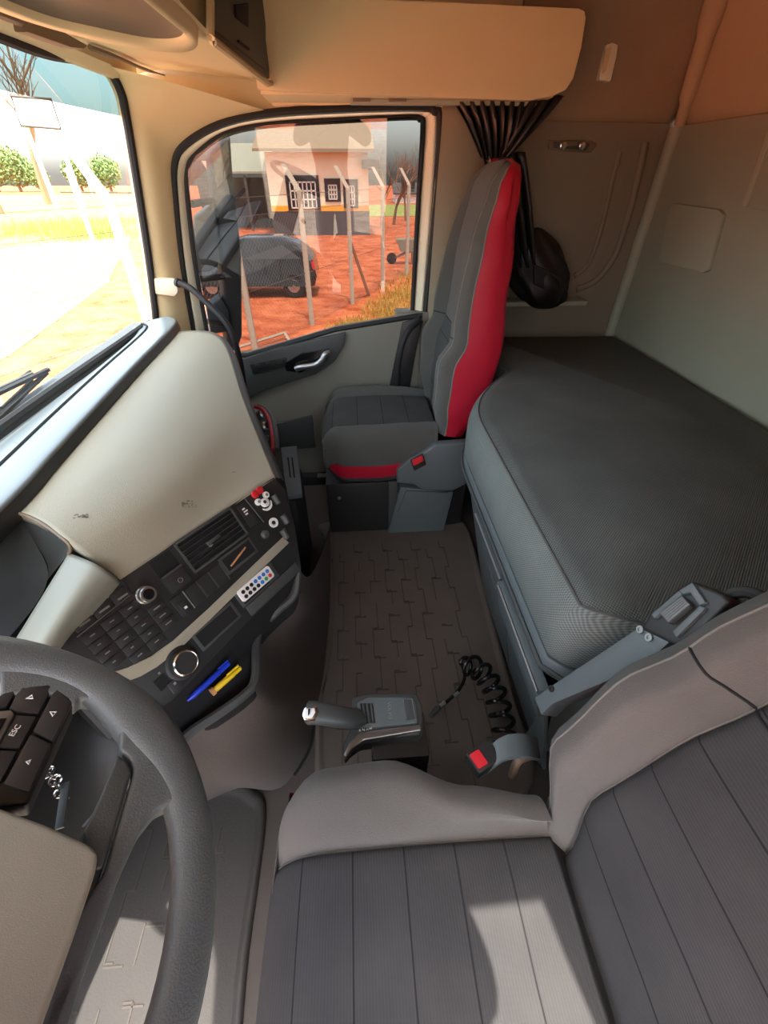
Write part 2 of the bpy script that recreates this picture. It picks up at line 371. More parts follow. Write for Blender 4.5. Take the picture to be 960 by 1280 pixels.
# ------------------------------------------------------------------ passenger door
d1 = struct(root('door_1', loc=(-.2, YP, 0)))
OUT = [(243, 428), (228, 335), (219, 250), (218, 205), (232, 180), (275, 155), (335, 142), (430, 136), (528, 134), (543, 139), (550, 152), (543, 260), (531, 400)]
GL = [(262, 424), (246, 335), (236, 250), (236, 213), (246, 195), (281, 169), (335, 157), (430, 151), (512, 147), (523, 150), (527, 160), (521, 260), (514, 390)]
oo = [px(a, b, 'y', YP-.02) for a, b in OUT]; gg = [px(a, b, 'y', YP+.01) for a, b in GL]
def shrink(a, b, t, dy): return [lerp(p, q, t)+V((0, dy, 0)) for p, q in zip(a, b)]
tube('door_seal', cat(oo, 5), .013, 'rubber_black', d1, 8)
sheet('window_frame', [shrink(oo, gg, .02, .03), shrink(oo, gg, .25, -.004), shrink(oo, gg, .6, 0), shrink(oo, gg, .85, .012)], 'cream', d1, 0, 5, sharp=60)
tube('glass_seal', cat(shrink(oo, gg, .93, .0), 5), .010, 'rubber_black', d1, 8)
# the pane leans in towards its top
gb = [V((p.x, YP+.055-.085*(p.z-.75), p.z)) for p in gg]
cx_ = sum((p for p in gb), V())/len(gb)
low = [px(300, 470, 'y', YP+.03), px(514, 420, 'y', YP+.03)]
vv = gb+[V((.30, YP+.04, .80)), V((-.70, YP+.05, .60))]
build('window_pane', vv, [tuple(range(len(vv)))], 'glass_door', d1, False)
# lower door panel
dp = [px(a, b, 'y', YP-.045) for a, b in ((527, 396), (420, 414), (310, 446), (255, 448))]
x0, x1 = dp[-1].x, dp[0].x
prism('door_panel', [dp[0], dp[1], dp[2], dp[3], V((x0, YP-.045, .05)), V((x1, YP-.045, .05))], (0, .10, 0), 'door_grey', d1, .008)
tube('window_sill', [p+V((0, .01, .004)) for p in dp], .012, 'rubber_black', d1, 8)
bz = [px(a, b, 'y', YP-.062) for a, b in ((300, 450), (345, 436), (395, 424), (432, 416), (430, 432), (418, 452), (395, 468), (345, 484), (300, 500), (280, 500))]
prism('handle_bezel', bz, (0, .03, 0), 'plastic_dark', d1, .006)
hr = [px(a, b, 'y', YP-.068) for a, b in ((355, 455), (378, 441), (412, 436), (404, 452), (376, 466), (358, 464))]
prism('handle_recess', hr, (0, .008, 0), 'gloss_black', d1, .003)
hd = P([(370, 461, YP-.082), (376, 459, YP-.088), (394, 456, YP-.092), (402, 450, YP-.092), (406, 443, YP-.088), (412, 441, YP-.08)], 'y')
hv, hf = tube_geo(cat(hd, 4), .014, 10); build('door_handle', [V((p.x, p.y, p.z)) for p in hv], hf, 'satin_metal', d1)
sw_ = [px(a, b, 'y', YP-.070) for a, b in ((312, 456), (358, 447), (357, 458), (316, 468))]
sp_ = prism('switch_plate', sw_, (0, .01, 0), 'plastic_black', d1, .003)
for k in range(3):
    a = px(322+14*k, 458-2.6*k, 'y', YP-.074); box('window_switch', a-V((.014, .003, .008)), a+V((.014, .006, .008)), 'button_black', sp_, .002)
box('door_edge', (.20, YP-.035, .05), (.350, YP+.05, .905), 'door_grey', d1, .006)
bk = [px(a, b, 'y', YP-.055) for a, b in ((503, 404), (524, 396), (529, 402), (520, 440), (510, 500), (484, 498))]
prism('rear_edge_trim', bk, (0, .05, 0), 'plastic_black', d1, .006)
pk = [px(a, b, 'y', YP-.06) for a, b in ((300, 505), (345, 530), (390, 520), (395, 560), (330, 565))]
prism('door_pocket', pk, (0, .03, 0), 'plastic_dark', d1, .006)
gp = P([(523, 402, YP-.07), (512, 412, YP-.10), (503, 430, YP-.115), (498, 455, YP-.115), (497, 480, YP-.10), (498, 505, YP-.07)], 'y')
tube('pull_handle', cat(gp, 5), .013, 'rubber_black', d1, 10)
box('door_step', (-.75, YP-.09, .0), (.33, YP+.05, .06), 'plastic_black', d1, .01)
box('step_trim', (-.24, YP-.10, .055), (.10, YP-.07, .068), 'satin_metal', d1, .003)

# ------------------------------------------------------------------ overhead shelf over the windshield
oc = root('overhead_console', 'beige moulded overhead console above the windshield with dark locker', 'console', (-.5, 1.2, 1.65))
ZU = 1.655
sheet('underside', [[ws(y, 1)+V((.02, 0, .02)) for y in (YD, .3, .9, 1.4, 1.8, YP)],
                    [(-.62, y, ZU+.025) for y in (YD, .3, .9, 1.4, 1.8, YP)],
                    [(-.45, y, ZU+.015) for y in (YD, .3, .9, 1.4, 1.8, YP)],
                    [(-.30, y, ZU) for y in (YD, .3, .9, 1.4, 1.8, YP)]], 'beige', oc, 0, 4)
lo_ = [(-.315, YD), (-.315, .4), (-.315, .95), (-.315, 1.42), (-.285, 1.60), (-.262, 1.85), (-.250, 2.08)]
sheet('fascia', [[(x-.02, y, ZU-.004) for x, y in lo_], [(x, y, ZU+.008) for x, y in lo_], [(x+.005, y, 1.76) for x, y in lo_], [(x+.02, y, 2.03) for x, y in lo_]], 'beige', oc, 0, 4)
FN = V((.99, -.11, .0)); F0 = V((-.272, 1.60, ZU+.02))
lk = [hit(a, b, F0+FN*.012, FN) for a, b in ((264, -60), (266, 46), (337, 99), (334, -60))]
lkr = prism('locker_door', lk, FN*-.012, 'plastic_black', oc, .003)
li = [hit(a, b, F0+FN*.017, FN) for a, b in ((269, -60), (269, 38), (333, 88), (331, -60))]
prism('door_leaf', li, FN*-.006, 'plastic_dark', lkr, .002)
lh = [hit(a, b, F0+FN*.022, FN) for a, b in ((295, 6), (311, 4), (311, 34), (296, 22))]
prism('finger_pull', lh, FN*-.006, 'shadow_black', lkr, .002)
ll = [hit(a, b, F0+FN*.022, FN) for a, b in ((299, 50), (312, 60), (312, 63), (299, 53))]
prism('label_slot', ll, FN*-.006, 'shadow_black', lkr, .0)
tube('locker_frame', [hit(a, b, F0+FN*.012, FN) for a, b in ((263, -60), (263, 47), (266, 51), (334, 104), (340, 104), (339, -60))], .009, 'beige', oc, 8)
# moulded tray with rounded corners in the underside
def up(l, z): return [px(a, b, 'z', z) for a, b in l]
t_out = [(-.310, 1.41), (-.355, 1.545), (-.43, 1.575), (-.53, 1.50), (-.62, 1.31), (-.645, 1.1), (-.645, .78), (-.59, .65), (-.39, .65), (-.318, .72), (-.314, 1.0), (-.312, 1.2)]
t_in = [(-.330, 1.375), (-.368, 1.452), (-.435, 1.455), (-.51, 1.375), (-.572, 1.28), (-.60, 1.1), (-.60, .80), (-.56, .70), (-.40, .70), (-.34, .76), (-.332, 1.0), (-.330, 1.2)]
to_, ti_ = cat([(x, y, ZU+.012) for x, y in t_out], 6, True), cat([(x, y, ZU-.024) for x, y in t_in], 6, True)
tc_ = sum(ti_, V())/len(ti_); nt = len(to_)
def ringz(k, z): return [V((*p.lerp(tc_, k).xy, z)) for p in ti_]
rings_ = [to_, [V((*lerp(p, q, .35).xy, ZU-.022)) for p, q in zip(to_, ti_)], ti_, ringz(.04, ZU-.014)]
build('tray_rim', [p for r_ in rings_ for p in r_], grid_faces(4, nt, True), 'beige', oc, sharp=70)
rings_ = [ringz(.04, ZU-.014), ringz(.12, ZU-.004), ringz(.3, ZU+.002), ringz(.8, ZU+.004)]
build('tray_bowl', [p for r_ in rings_ for p in r_], grid_faces(4, nt, True)+[tuple(3*nt+k for k in range(nt))], 'taupe', oc, sharp=70)
tube('moulding_gap', cat(up([(112, 59), (150, 73), (185, 88), (245, 105), (300, 124)], ZU+.014), 4), [.006]*4+[.0045]*5+[.002]*8, 'taupe', oc, 6)
vb = root('sun_visor_bracket', 'grey-brown sun visor bracket hanging at the windshield top edge', 'bracket', px(40, 20, 'x', -.68))
vp = [px(a, b, 'x', -.66) for a, b in ((14, -14), (50, -14), (53, 8), (59, 26), (75, 36), (112, 57), (106, 62), (90, 60), (35, 41), (32, 22), (18, 10))]
prism('bracket_arm', vp, (-.03, 0, 0), 'taupe', vb, .008)
kn = px(30, 6, 'x', -.645); lathe('pivot', [(.018, 0), (.018, .012), (.012, .02)], kn-V((.012, 0, 0)), (1, 0, -.2), 'taupe', vb)
rod = P([(-60, 0, -.67), (-10, 10, -.67), (35, 28, -.67)], 'x'); tube('visor_rod', rod, .012, 'taupe', vb, 8)

# ------------------------------------------------------------------ side shelf over the passenger door
YS = 1.90
ss = root('side_shelf', 'long beige storage shelf panel over the passenger door window', 'shelf', (.2, YS, 1.6))
sp = [(322, 112), (345, 114), (600, 124), (660, 126), (690, 121), (708, 112), (717, 98), (727, 60), (733, 22), (731, 13), (724, 10), (560, 2), (300, -8)]
prism('front_panel', [px(a, b, 'y', YS) for a, b in sp], (0, .03, 0), 'beige', ss, .006)
a = px(325, 112, 'y', YS); b = px(705, 118, 'y', YS)
box('bottom_panel', (a.x, YS+.01, 1.600), (b.x-.03, YP, 1.614), 'beige', ss, .003)
box('curtain_rail', (.02, YS+.07, 1.585), (.66, YS+.10, 1.600), 'wall_grey_light', ss, .004)
for k in range(2): box('rail_clip', (.03+.12*k, YS+.06, 1.592), (.09+.12*k, YS+.11, 1.602), 'taupe', ss, .002)

# ================================================================== SEATS
def seat_cushion(parent, H, cw, mats, length=.50, depth=.23):
    """cushion loft: rings run from the hinge forward; each ring goes over the top and down both sides"""
    H = V(H); nr = 22
    wk = [(0, .225), (.12, .245), (.26, cw), (.38, cw-.005), (.5, cw-.035)]
    half = lambda w: [(0, .0, 'i'), (.08, .003, 'i'), (.150, .0, 'i'), (.160, -.010, 'b'), (.178, .006, 'b'), (w-.055, .026, 'b'), (w-.02, .012, 'b'), (w, -.03, 'b'),
                      (w+.004, -.09, 'b'), (w, -.128, 'r'), (w-.012, -.195, 'k'), (w-.05, -depth, 'k'), (0, -depth, 'k')]
    rows = []; tags = None
    for i in range(nr):
        s = length*i/(nr-1); w = curve1(wk, s); e = max(0, (s-length+.09)/.09); drop = .075*e**2.2; rise = .07*e**2
        h = half(w); hs = cat([V((y, z, 0)) for y, z, _ in h], 3)
        tg = [h[min(k//3, len(h)-1)][2] for k in range(len(hs))]
        fr_ = .012*math.sin(s/length*math.pi)
        ring = []
        for y, z, _ in hs:
            zz = z+fr_ if z > -.05 else z
            if zz > -.12: zz -= drop*(1 if abs(y) < w else .6)
            else: zz += rise
            sx = -s + (.02*(abs(y)/w)**3*e if e else 0)
            ring.append((V((sx, y, zz)), s))
        rows.append(ring); tags = tg
    n = len(tags); parts = {}
    full = []          # ring from -y bottom centre over the top to +y bottom centre
    for ring in rows:
        left = [(V((p.x, -p.y, p.z)), s) for p, s in ring[::-1]]; full.append(left[:-1]+ring)
    ft = [(t, -1) for t in tags[::-1]][:-1]; ft = ft+[(t, 1) for t in tags]
    segt = []
    for j in range(len(full[0])-1):
        a = ft[j+1] if ft[j][1] < 0 else ft[j]
        t, sd = a; segt.append((t, sd if t in 'br' else 0))
    for i in range(nr-1):
        for j, key in enumerate(segt):
            d = parts.setdefault(key, ({}, [], [], []))
            q = []
            for a, b in ((i, j), (i, j+1), (i+1, j+1), (i+1, j)):
                if (a, b) not in d[0]:
                    d[0][(a, b)] = len(d[1]); d[1].append(full[a][b][0]+H); d[3].append((full[a][b][0].y, full[a][b][1]))
                q.append(d[0][(a, b)])
            d[2].append(tuple(q))
    nm = {'i': 'cushion_insert', 'b': 'cushion_bolster', 'r': 'red_band', 'k': 'cushion_base'}
    for (t, sd), d in parts.items(): build(nm[t], d[1], d[2], mats[t], parent, uv=d[3], sharp=70)
    last = [p+H for p, _ in full[-1]]; c = sum(last, V())/len(last)
    build('cushion_front', last+[c+V((-.012, 0, 0))], [(j, j+1, len(last)) for j in range(len(last)-1)], mats['b'], parent, sharp=80)
    js = [j for j in range(1, len(segt)) if segt[j] != segt[j-1] and {segt[j][0], segt[j-1][0]} == {'i', 'b'}]
    for j in js: tube('seam', [full[i][j][0]+H+V((0, 0, .001)) for i in range(nr)], .0018, 'piping_grey', parent, 5)

def seat_back(parent, H, lean, mats, tall=.92, wmax=.25):
    H = V(H); nr = 40
    Rm = Matrix.Rotation(lean, 3, 'Y')
    W = [(0, .215), (.12, wmax-.008), (.38, wmax), (.62, wmax-.030), (.80, wmax-.060), (.87, wmax-.078), (.902, wmax-.105), (.915, wmax-.14), (.92, wmax-.19)]
    FC = [(0, .0), (.15, .018), (.30, .024), (.385, .004), (.44, .006), (.66, .020), (.84, .012), (.895, -.010), (.912, -.028), (.92, -.05)]
    FB = [(0, .02), (.15, .050), (.30, .060), (.385, .046), (.45, .052), (.70, .030), (.86, .012), (.92, 0)]
    RR = [(0, -.10), (.10, -.145), (.35, -.150), (.6, -.115), (.8, -.085), (.90, -.075), (.92, -.06)]
    rows = []
    for i in range(nr):
        s = tall*(1-(1-i/(nr-1))**1.15); w = curve1(W, s); fc = curve1(FC, s); fb = curve1(FB, s); rr = curve1(RR, s); k = w/.25
        th = fc+fb-rr
        h = [(0, fc, 'i'), (.09*k, fc+.002, 'i'), (.150*k, fc, 'i'), (.160*k, fc-.009, 'b'), (.180*k, fc+fb*.55, 'b'), (w-.058*k, fc+fb, 'b'), (w-.030, fc+fb-.006, 'o'), (w-.010, fc+fb-.020, 'o'),
             (w, fc+fb-.26*th, 'r'), (w+.004, fc+fb-.6*th, 'r'), (w-.004, rr+.035, 'r'), (w-.04*k, rr, 'k'), (0, rr-.012, 'k')]
        hs = cat([V((y, d, 0)) for y, d, _ in h], 3); tags = [h[min(q//3, len(h)-1)][2] for q in range(len(hs))]
        ring = [V((-d, y, s)) for y, d, _ in hs]
        rows.append([(Rm @ V((p.x, -p.y, p.z)), p.y*-1, s) for p in ring[::-1]][:-1]+[(Rm @ p, p.y, s) for p in ring])
    ft = [(t, -1) for t in tags[::-1]][:-1]+[(t, 1) for t in tags]; segt = []; parts = {}
    for j in range(len(rows[0])-1):
        t, sd = ft[j+1] if ft[j][1] < 0 else ft[j]; segt.append((t, sd if t in 'bro' else 0))
    isplit = next(i for i in range(nr) if tall*(1-(1-i/(nr-1))**1.15) > .39)
    for i in range(nr-1):
        for j, key in enumerate(segt):
            if key[0] in 'ib': key = (key[0]+('u' if i >= isplit else 'l'), key[1])
            d = parts.setdefault(key, ({}, [], [], []))
            q = []
            for a, b in ((i, j), (i, j+1), (i+1, j+1), (i+1, j)):
                if (a, b) not in d[0]: d[0][(a, b)] = len(d[1]); d[1].append(rows[a][b][0]+H); d[3].append((rows[a][b][1], rows[a][b][2]))
                q.append(d[0][(a, b)])
            d[2].append(tuple(q))
    nm = {'o': 'back_edge', 'il': 'back_insert', 'iu': 'headrest_insert', 'bl': 'back_bolster', 'bu': 'headrest_wing', 'r': 'red_side', 'k': 'back_shell'}
    for (t, sd), d in parts.items(): build(nm[t], d[1], d[2], mats[t[0]] if t != 'iu' else mats['h'], parent, uv=d[3], sharp=75)
    last = [p+H for p, _, _ in rows[-1]]; build('top_cap', last, [tuple(range(len(last)))], mats['b'], parent)
    for j in range(1, len(segt)):
        a, b = segt[j-1][0], segt[j][0]
        if {a, b} == {'i', 'b'}: tube('seam', [rows[i][j][0]+H for i in range(nr-3)], .0018, 'piping_grey', parent, 5)
        if {a, b} == {'b', 'o'}: tube('seam', [rows[i][j][0]+H for i in range(nr-3)], .0018, 'piping_grey', parent, 5)
        if {a, b} == {'o', 'r'}: tube('piping', [rows[i][j][0]+H for i in range(nr-2)], .0030, mats['p'], parent, 5)
    r0 = rows[isplit]; js = [j for j in range(len(segt)) if segt[j][0] in 'ib']
    tube('cross_seam', [r0[j][0]+H for j in js]+[r0[js[-1]+1][0]+H], .0022, 'rubber_black', parent, 5)
    return rows

# ---- passenger seat
HP = V((.335, 1.80, .555))
ps = root('passenger_seat', 'grey fabric passenger seat with red leather sides beside the far door', 'seat', (.15, 1.80, 0))
MP = dict(i='cloth_ribbed_dark', b='cloth_dark', r='red_leather', k='plastic_dark', h='cloth_dark', p='piping_grey', o='cloth_dark')
seat_cushion(ps, HP, .265, MP); seat_back(ps, HP+V((.02, 0, -.02)), R(7.5), MP)
YN = 1.535                                             # the seat's flank towards the camera
shl = [px(a, b, 'y', YN) for a, b in ((496, 588), (512, 574), (530, 566), (545, 556), (588, 553), (593, 565), (591, 588), (582, 606), (566, 614), (528, 613), (518, 606), (496, 604))]
prism('side_shield', shl, (0, .04, 0), 'plastic_bluegrey', ps, .010, 3)
bkl = [px(a, b, 'y', YN-.012) for a, b in ((513, 577), (529, 569), (533, 581), (518, 589))]
bk_ = prism('belt_buckle', bkl, (0, .03, 0), 'plastic_black', ps, .003)
prism('release_button', [px(a, b, 'y', YN-.018) for a, b in ((515, 576), (528, 570), (530, 576), (517, 583))], (0, .01, 0), 'red_plastic', bk_, .002)
ped = [px(a, b, 'y', 1.60) for a, b in ((500, 606), (566, 612), (556, 640), (484, 641))]
pd_ = [V((p.x, 1.58, p.z)) for p in ped]; pd_[2].z = pd_[3].z = .0
prism('pedestal', pd_, (0, .36, 0), 'plastic_bluegrey', ps, .008)
prism('pedestal_panel', [px(a, b, 'y', 1.572) for a, b in ((508, 614), (560, 616), (553, 640), (497, 641))], (0, .012, 0), 'plastic_bluegrey', ps, .004)
box('base_box', (-.16, 1.60, .0), (.16, 2.0, .30), 'plastic_black', ps, .02)
lathe('base_screw', [(.008, 0), (.008, .004), (.004, .006)], (-.10, 1.60, .22), (0, -1, 0), 'satin_metal', ps, 10)
box('rail_bracket', (.13, 1.585, .05), (.17, 1.605, .31), 'plastic_dark', ps, .004)
box('rear_mount', (.38, 1.62, .0), (.50, 1.98, .34), 'shadow_black', ps, .01)

# ---- driver seat
HD = V((.285, .035, .560))
ds = root('driver_seat', 'grey-brown fabric driver seat in the foreground with dark ribbed centre panels', 'seat', (.1, .035, 0))
MD = dict(i='cloth_ribbed', b='cloth_grey', r='red_leather', k='plastic_dark', h='cloth_ribbed', p='red_leather', o='cloth_dark')
seat_cushion(ds, HD, .295, MD, .46)
seat_back(ds, HD+V((.015, 0, -.02)), R(24), MD, .92, .290)
box('base', (-.10, -.16, 0), (.26, .23, .33), 'plastic_black', ds, .03)
# belt carrier arm at the seat's inner side
BN = V((-math.cos(R(24)), 0, math.sin(R(24)))); B0 = V((.31, .36, .62))
arm = [hit(a, b, B0, BN) for a, b in ((668, 872), (692, 855), (800, 783), (818, 776), (845, 795), (805, 832), (690, 880), (676, 894))]
ar_ = prism('belt_arm', arm, BN*-.035, 'plastic_bluegrey', ds, .003)
for a, b in ((690, 861), (801, 787), (812, 797)):
    c = hit(a, b, B0+BN*.001, BN)
    lathe('screw', [(.006, 0), (.006, .003), (.003, .003), (.003, .001)], c, BN, 'plastic_black' if b > 800 else 'satin_metal', ar_, 10)
hdw = [hit(a, b, B0+BN*.004, BN) for a, b in ((800, 786), (812, 766), (846, 736), (866, 726), (905, 742), (912, 752), (880, 785), (845, 808))]
hs_ = prism('belt_outlet', hdw, BN*-.055, 'plastic_black', ds, .006, 3)
for q in (((813, 768), (848, 738), (853, 743), (818, 773)), ((848, 738), (865, 728), (882, 753), (874, 757), (862, 740), (853, 743)), ((840, 789), (874, 757), (882, 760), (845, 797))):
    prism('outlet_rim', [hit(a, b, B0+BN*.010, BN) for a, b in q], BN*-.012, 'satin_metal' if 0 else 'plastic_bluegrey', hs_, .002)
for k in range(6):
    a = hit(826+k*1.5+k*2.6, 768-k*3.6+6, B0+BN*.010, BN); b = hit(838+k*4.1, 782-k*3.6+6, B0+BN*.010, BN)
ad = [(824, 767), (852, 744), (862, 757), (834, 780)]
adp = prism('height_adjuster', [hit(a, b, B0+BN*.014, BN) for a, b in ad], BN*-.014, 'plastic_dark', hs_, .004)
for k in range(5):
    t = (k+.5)/5
    a = hit(lerp(826, 836, t), lerp(766, 777, t), B0+BN*.016, BN); b = hit(lerp(853, 862, t), lerp(745, 755, t), B0+BN*.016, BN)
    tube('grip_rib', [a, b], .0025, 'plastic_bluegrey', hs_, 6)
lp = [hit(a, b, B0-BN*.02, BN) for a, b in ((905, 760), (912, 745), (930, 740), (950, 745), (975, 760))]
tube('belt_loop', cat(lp, 4), .008, 'plastic_black', hs_, 8)
# buckle on its stalk between seat and shifter
bst = [(672, 938, .50), (650, 934, .545), (628, 938, .555), (612, 950, .54), (600, 960, .50)]
bc = P(bst); vv = []; ff = []
cb = cat(bc, 5)
for i, p in enumerate(cb):
    for dx, dz in ((0, .0), (.0, .012)):
        for w_ in (-1, 1): vv.append(p+V((.004*w_, .020*w_, dz)))
for i in range(len(cb)-1):
    o = i*4; ff += [(o, o+1, o+5, o+4), (o+2, o+3, o+7, o+6), (o, o+2, o+6, o+4), (o+1, o+3, o+7, o+5)]
bk2 = build('buckle_strap', vv, ff, 'plastic_bluegrey', ds)
c = px(604, 948, 'z', .55)
bb = box('belt_buckle', V((-.028, -.020, -.016)), V((.028, .020, .012)), 'plastic_black', ds, .005, 2, Matrix.Translation(c) @ Matrix.Rotation(R(25), 4, 'Z'))
box('release_button', V((-.024, -.014, .004)), V((-.002, .014, .016)), 'red_plastic', bb, .003, 2, Matrix.Translation(c) @ Matrix.Rotation(R(25), 4, 'Z'))
lv = P([(640, 970, .46), (645, 955, .50), (652, 948, .51), (664, 944, .50)]); tube('belt_tail', cat(lv, 4), .008, 'strap_tan', ds, 8)

# ================================================================== BUNK
def front_x(y):
    a = lambda t: t*t*(3-2*t)
    if y < .345: return .62
    if y < .47: return lerp(.62, .36, a((y-.345)/.125)**.6)
    if y < 1.18: return .36
    if y < 1.62: return lerp(.36, .57, ((y-1.18)/.44)**2)
    return .57
def outline(ins, z, ymax=YP-.075, ymin=YD+.03, back=XR-.018):
    """bunk plan outline, drawn in by ins on the side facing the cab"""
    ys = [ymin+(ymax-ymin)*k/70 for k in range(71)]
    fr_ = []
    for y in ys:
        e = .004; dx = (front_x(y+e)-front_x(y-e))/(2*e); n = V((1, -dx, 0)).normalized()
        fr_.append(V((front_x(y), y, z))+n*ins)
    return fr_+[V((back-ins*.5, ymax-ins*.5, z)), V((back-ins*.5, lerp(ymax, ymin, .5), z)), V((back-ins*.5, ymin+ins*.5, z))]
def stack(name, rings, m, parent, bottom=True, topcap=True):
    n = len(rings[0]); vv = [p for r_ in rings for p in r_]; ff = grid_faces(len(rings), n, True)
    if bottom: ff.append(tuple(range(n)))
    if topcap: ff.append(tuple((len(rings)-1)*n+k for k in range(n)))
    return build(name, vv, ff, m, parent, sharp=50)
bm_ = root('bunk_mattress', 'dark grey woven bunk mattress along the rear wall', 'mattress', (.8, .95, .63))
stack('mattress_side', [outline(.012, .632), outline(.0, .65), outline(.0, .735), outline(.006, .760), outline(.016, .779), outline(.028, .789)], 'bunk_cloth_side', bm_, topcap=False)
stack('mattress_top', [outline(.028, .789), outline(.045, .797), outline(.062, .800)], 'bunk_cloth', bm_, bottom=False)
tube('mattress_seam', [p+V((0, 0, .001)) for p in outline(.028, .789)[:71]], .003, 'cloth_dark', bm_, 5)

bb_ = root('bunk_cabinet', 'dark blue-grey plastic bunk cabinet with storage panels under the mattress', 'cabinet', (.8, .95, 0))
stack('base_body', [outline(.150, .0), outline(.022, .56), outline(.018, .575), outline(.004, .585), outline(.0, .60), outline(.0, .622), outline(.006, .630)], 'plastic_bluegrey', bb_)
SN = V((-.56, 0, -.128)).normalized()                                             # outward normal of the sloping front
def sl(y, z, off=0): return V((.36+.022+(.56-z)/.56*.128, y, z))+SN*off
tube('rail_bead', [p+V((-.004, 0, 0)) for p in outline(.0, .604)[12:55]], .006, 'plastic_dark', bb_, 6)
def slab(name, y0, y1, z0, z1, off, th, m, par, bev=.004):
    return prism(name, [sl(y0, z0, off), sl(y1, z0, off), sl(y1, z1, off), sl(y0, z1, off)], SN*-th, m, par, bev)
f1 = slab('storage_front', .80, 1.13, .06, .535, .008, .012, 'plastic_bluegrey', bb_)
tube('highlight_bar', [sl(.80, .50, .010), sl(1.10, .50, .010)], .0035, 'satin_metal', f1, 6)  # silver bars on the three panels imitate highlights along their grooves
f2 = slab('storage_front', .46, .78, .06, .46, .008, .012, 'plastic_bluegrey', bb_)
tube('highlight_bar', [sl(.46, .43, .010), sl(.74, .43, .010)], .0035, 'satin_metal', f2, 6)
f3 = prism('hinged_flap', [sl(.43, .46, .035), sl(.43, .575, .035), sl(.735, .575, .035), sl(.735, .46, .035)], SN*-.028, 'plastic_bluegrey', bb_, .006)
tube('highlight_bar', [sl(.43, .574, .034), sl(.72, .574, .034)], .0035, 'satin_metal', f3, 6)
for y0 in (.60, .84):
    for k in range(2): tube('pressed_line', [sl(y0, .40-.03*k, .009), sl(y0+.1, .40-.03*k, .009)], .003, 'plastic_dark', bb_, 5)
em = prism('maker_badge', [sl(.600, .590, .008), sl(.630, .590, .008), sl(.632, .602, .006), sl(.598, .602, .006)], SN*-.004, 'plastic_dark', bb_, .001)

# ================================================================== FLOOR MATS
def floor_mat(name, label, poly, rim_in, m, loc):
    t = root(name, label, 'floor mat', loc)
    c = sum(poly, V())/len(poly)
    pl = cat(poly, 5, True); vin = [p.lerp(c, rim_in) for p in pl]; n = len(pl)
    prof = [(0, 0.001), (.1, .012), (.30, .016), (.55, .016), (.8, .008), (1, .006)]
    vv = []
    for t_, z in prof: vv += [V((*p.lerp(q, t_).xy, z)) for p, q in zip(pl, vin)]
    ff = grid_faces(len(prof), n, True)+[tuple((len(prof)-1)*n+k for k in range(n))]
    build('mat_sheet', vv, ff, m, t, sharp=60)
    return t, vin
mp = [px(a, b, 'z', 0) for a, b in ((398, 657), (440, 653), (520, 652), (572, 652), (588, 668), (606, 735), (640, 862))]+[V((.47, .45, 0)), V((.2, .33, 0)), V((-.12, .36, 0))]+[px(a, b, 'z', 0) for a, b in ((394, 900), (405, 830), (412, 740), (408, 680))]
mpp = [V((*p.xy, 0)) for p in mp]
fm, fin = floor_mat('floor_mat', 'dark brown rubber mat with interlocking stone pattern in the centre of the floor', mpp, .09, 'mat_rubber', (.15, 1.0, 0))
def tread(y0, y1, x0, x1, par, seed, sx=.068, sy=.125):
    """raised outline of interlocking stones: rows of I-shaped cells"""
    rnd = random.Random(seed); geos = []
    ny = int((y1-y0)/sy); nx = int((x1-x0)/sx)
    def seg(a, b):
        d = (b-a); L = d.length; m = frame(a, d, V((-d.y, d.x, 0))); geos.append(boxgeo((0, -.0018, .004), (L, .0018, .0085), m))
    for i in range(nx+1):
        x = x0+i*sx; pts = []
        for j in range(ny):
            y = y0+j*sy+(sy/2 if i % 2 else 0); o = .010 if j % 2 else -.010
            pts += [V((x+o, y, 0)), V((x+o, y+sy*.55, 0)), V((x-o, y+sy*.55, 0)), V((x-o, y+sy, 0))]
        for a, b in zip(pts, pts[1:]):
            if (b-a).length > .002 and rnd.random() < .88: seg(a, b)
        for j in range(ny):
            y = y0+j*sy+(sy/2 if i % 2 else 0)
            if i < nx and rnd.random() < .75: seg(V((x-.010, y+sy*.5, 0)), V((x+sx*.5, y+sy*.5, 0)))
    o = multi('tread_pattern', geos, 'mat_ridge', par, False); o['kind'] = 'stuff'; return o
tread(.45, 1.56, -.10, .44, fm, 3)
dm = [V(p) for p in ((-.305, -.15, 0), (-.300, .15, 0), (-.300, .42, 0), (-.34, .485, 0), (-.42, .515, 0), (-.60, .51, 0), (-.72, .46, 0), (-.74, .15, 0), (-.73, -.15, 0), (-.52, -.18, 0))]
fd, fin2 = floor_mat('floor_mat', 'grey rubber mat with raised rim in front of the driver seat', dm, .14, 'mat_driver', (-.5, .15, 0))
tread(-.10, .44, -.68, -.36, fd, 5)

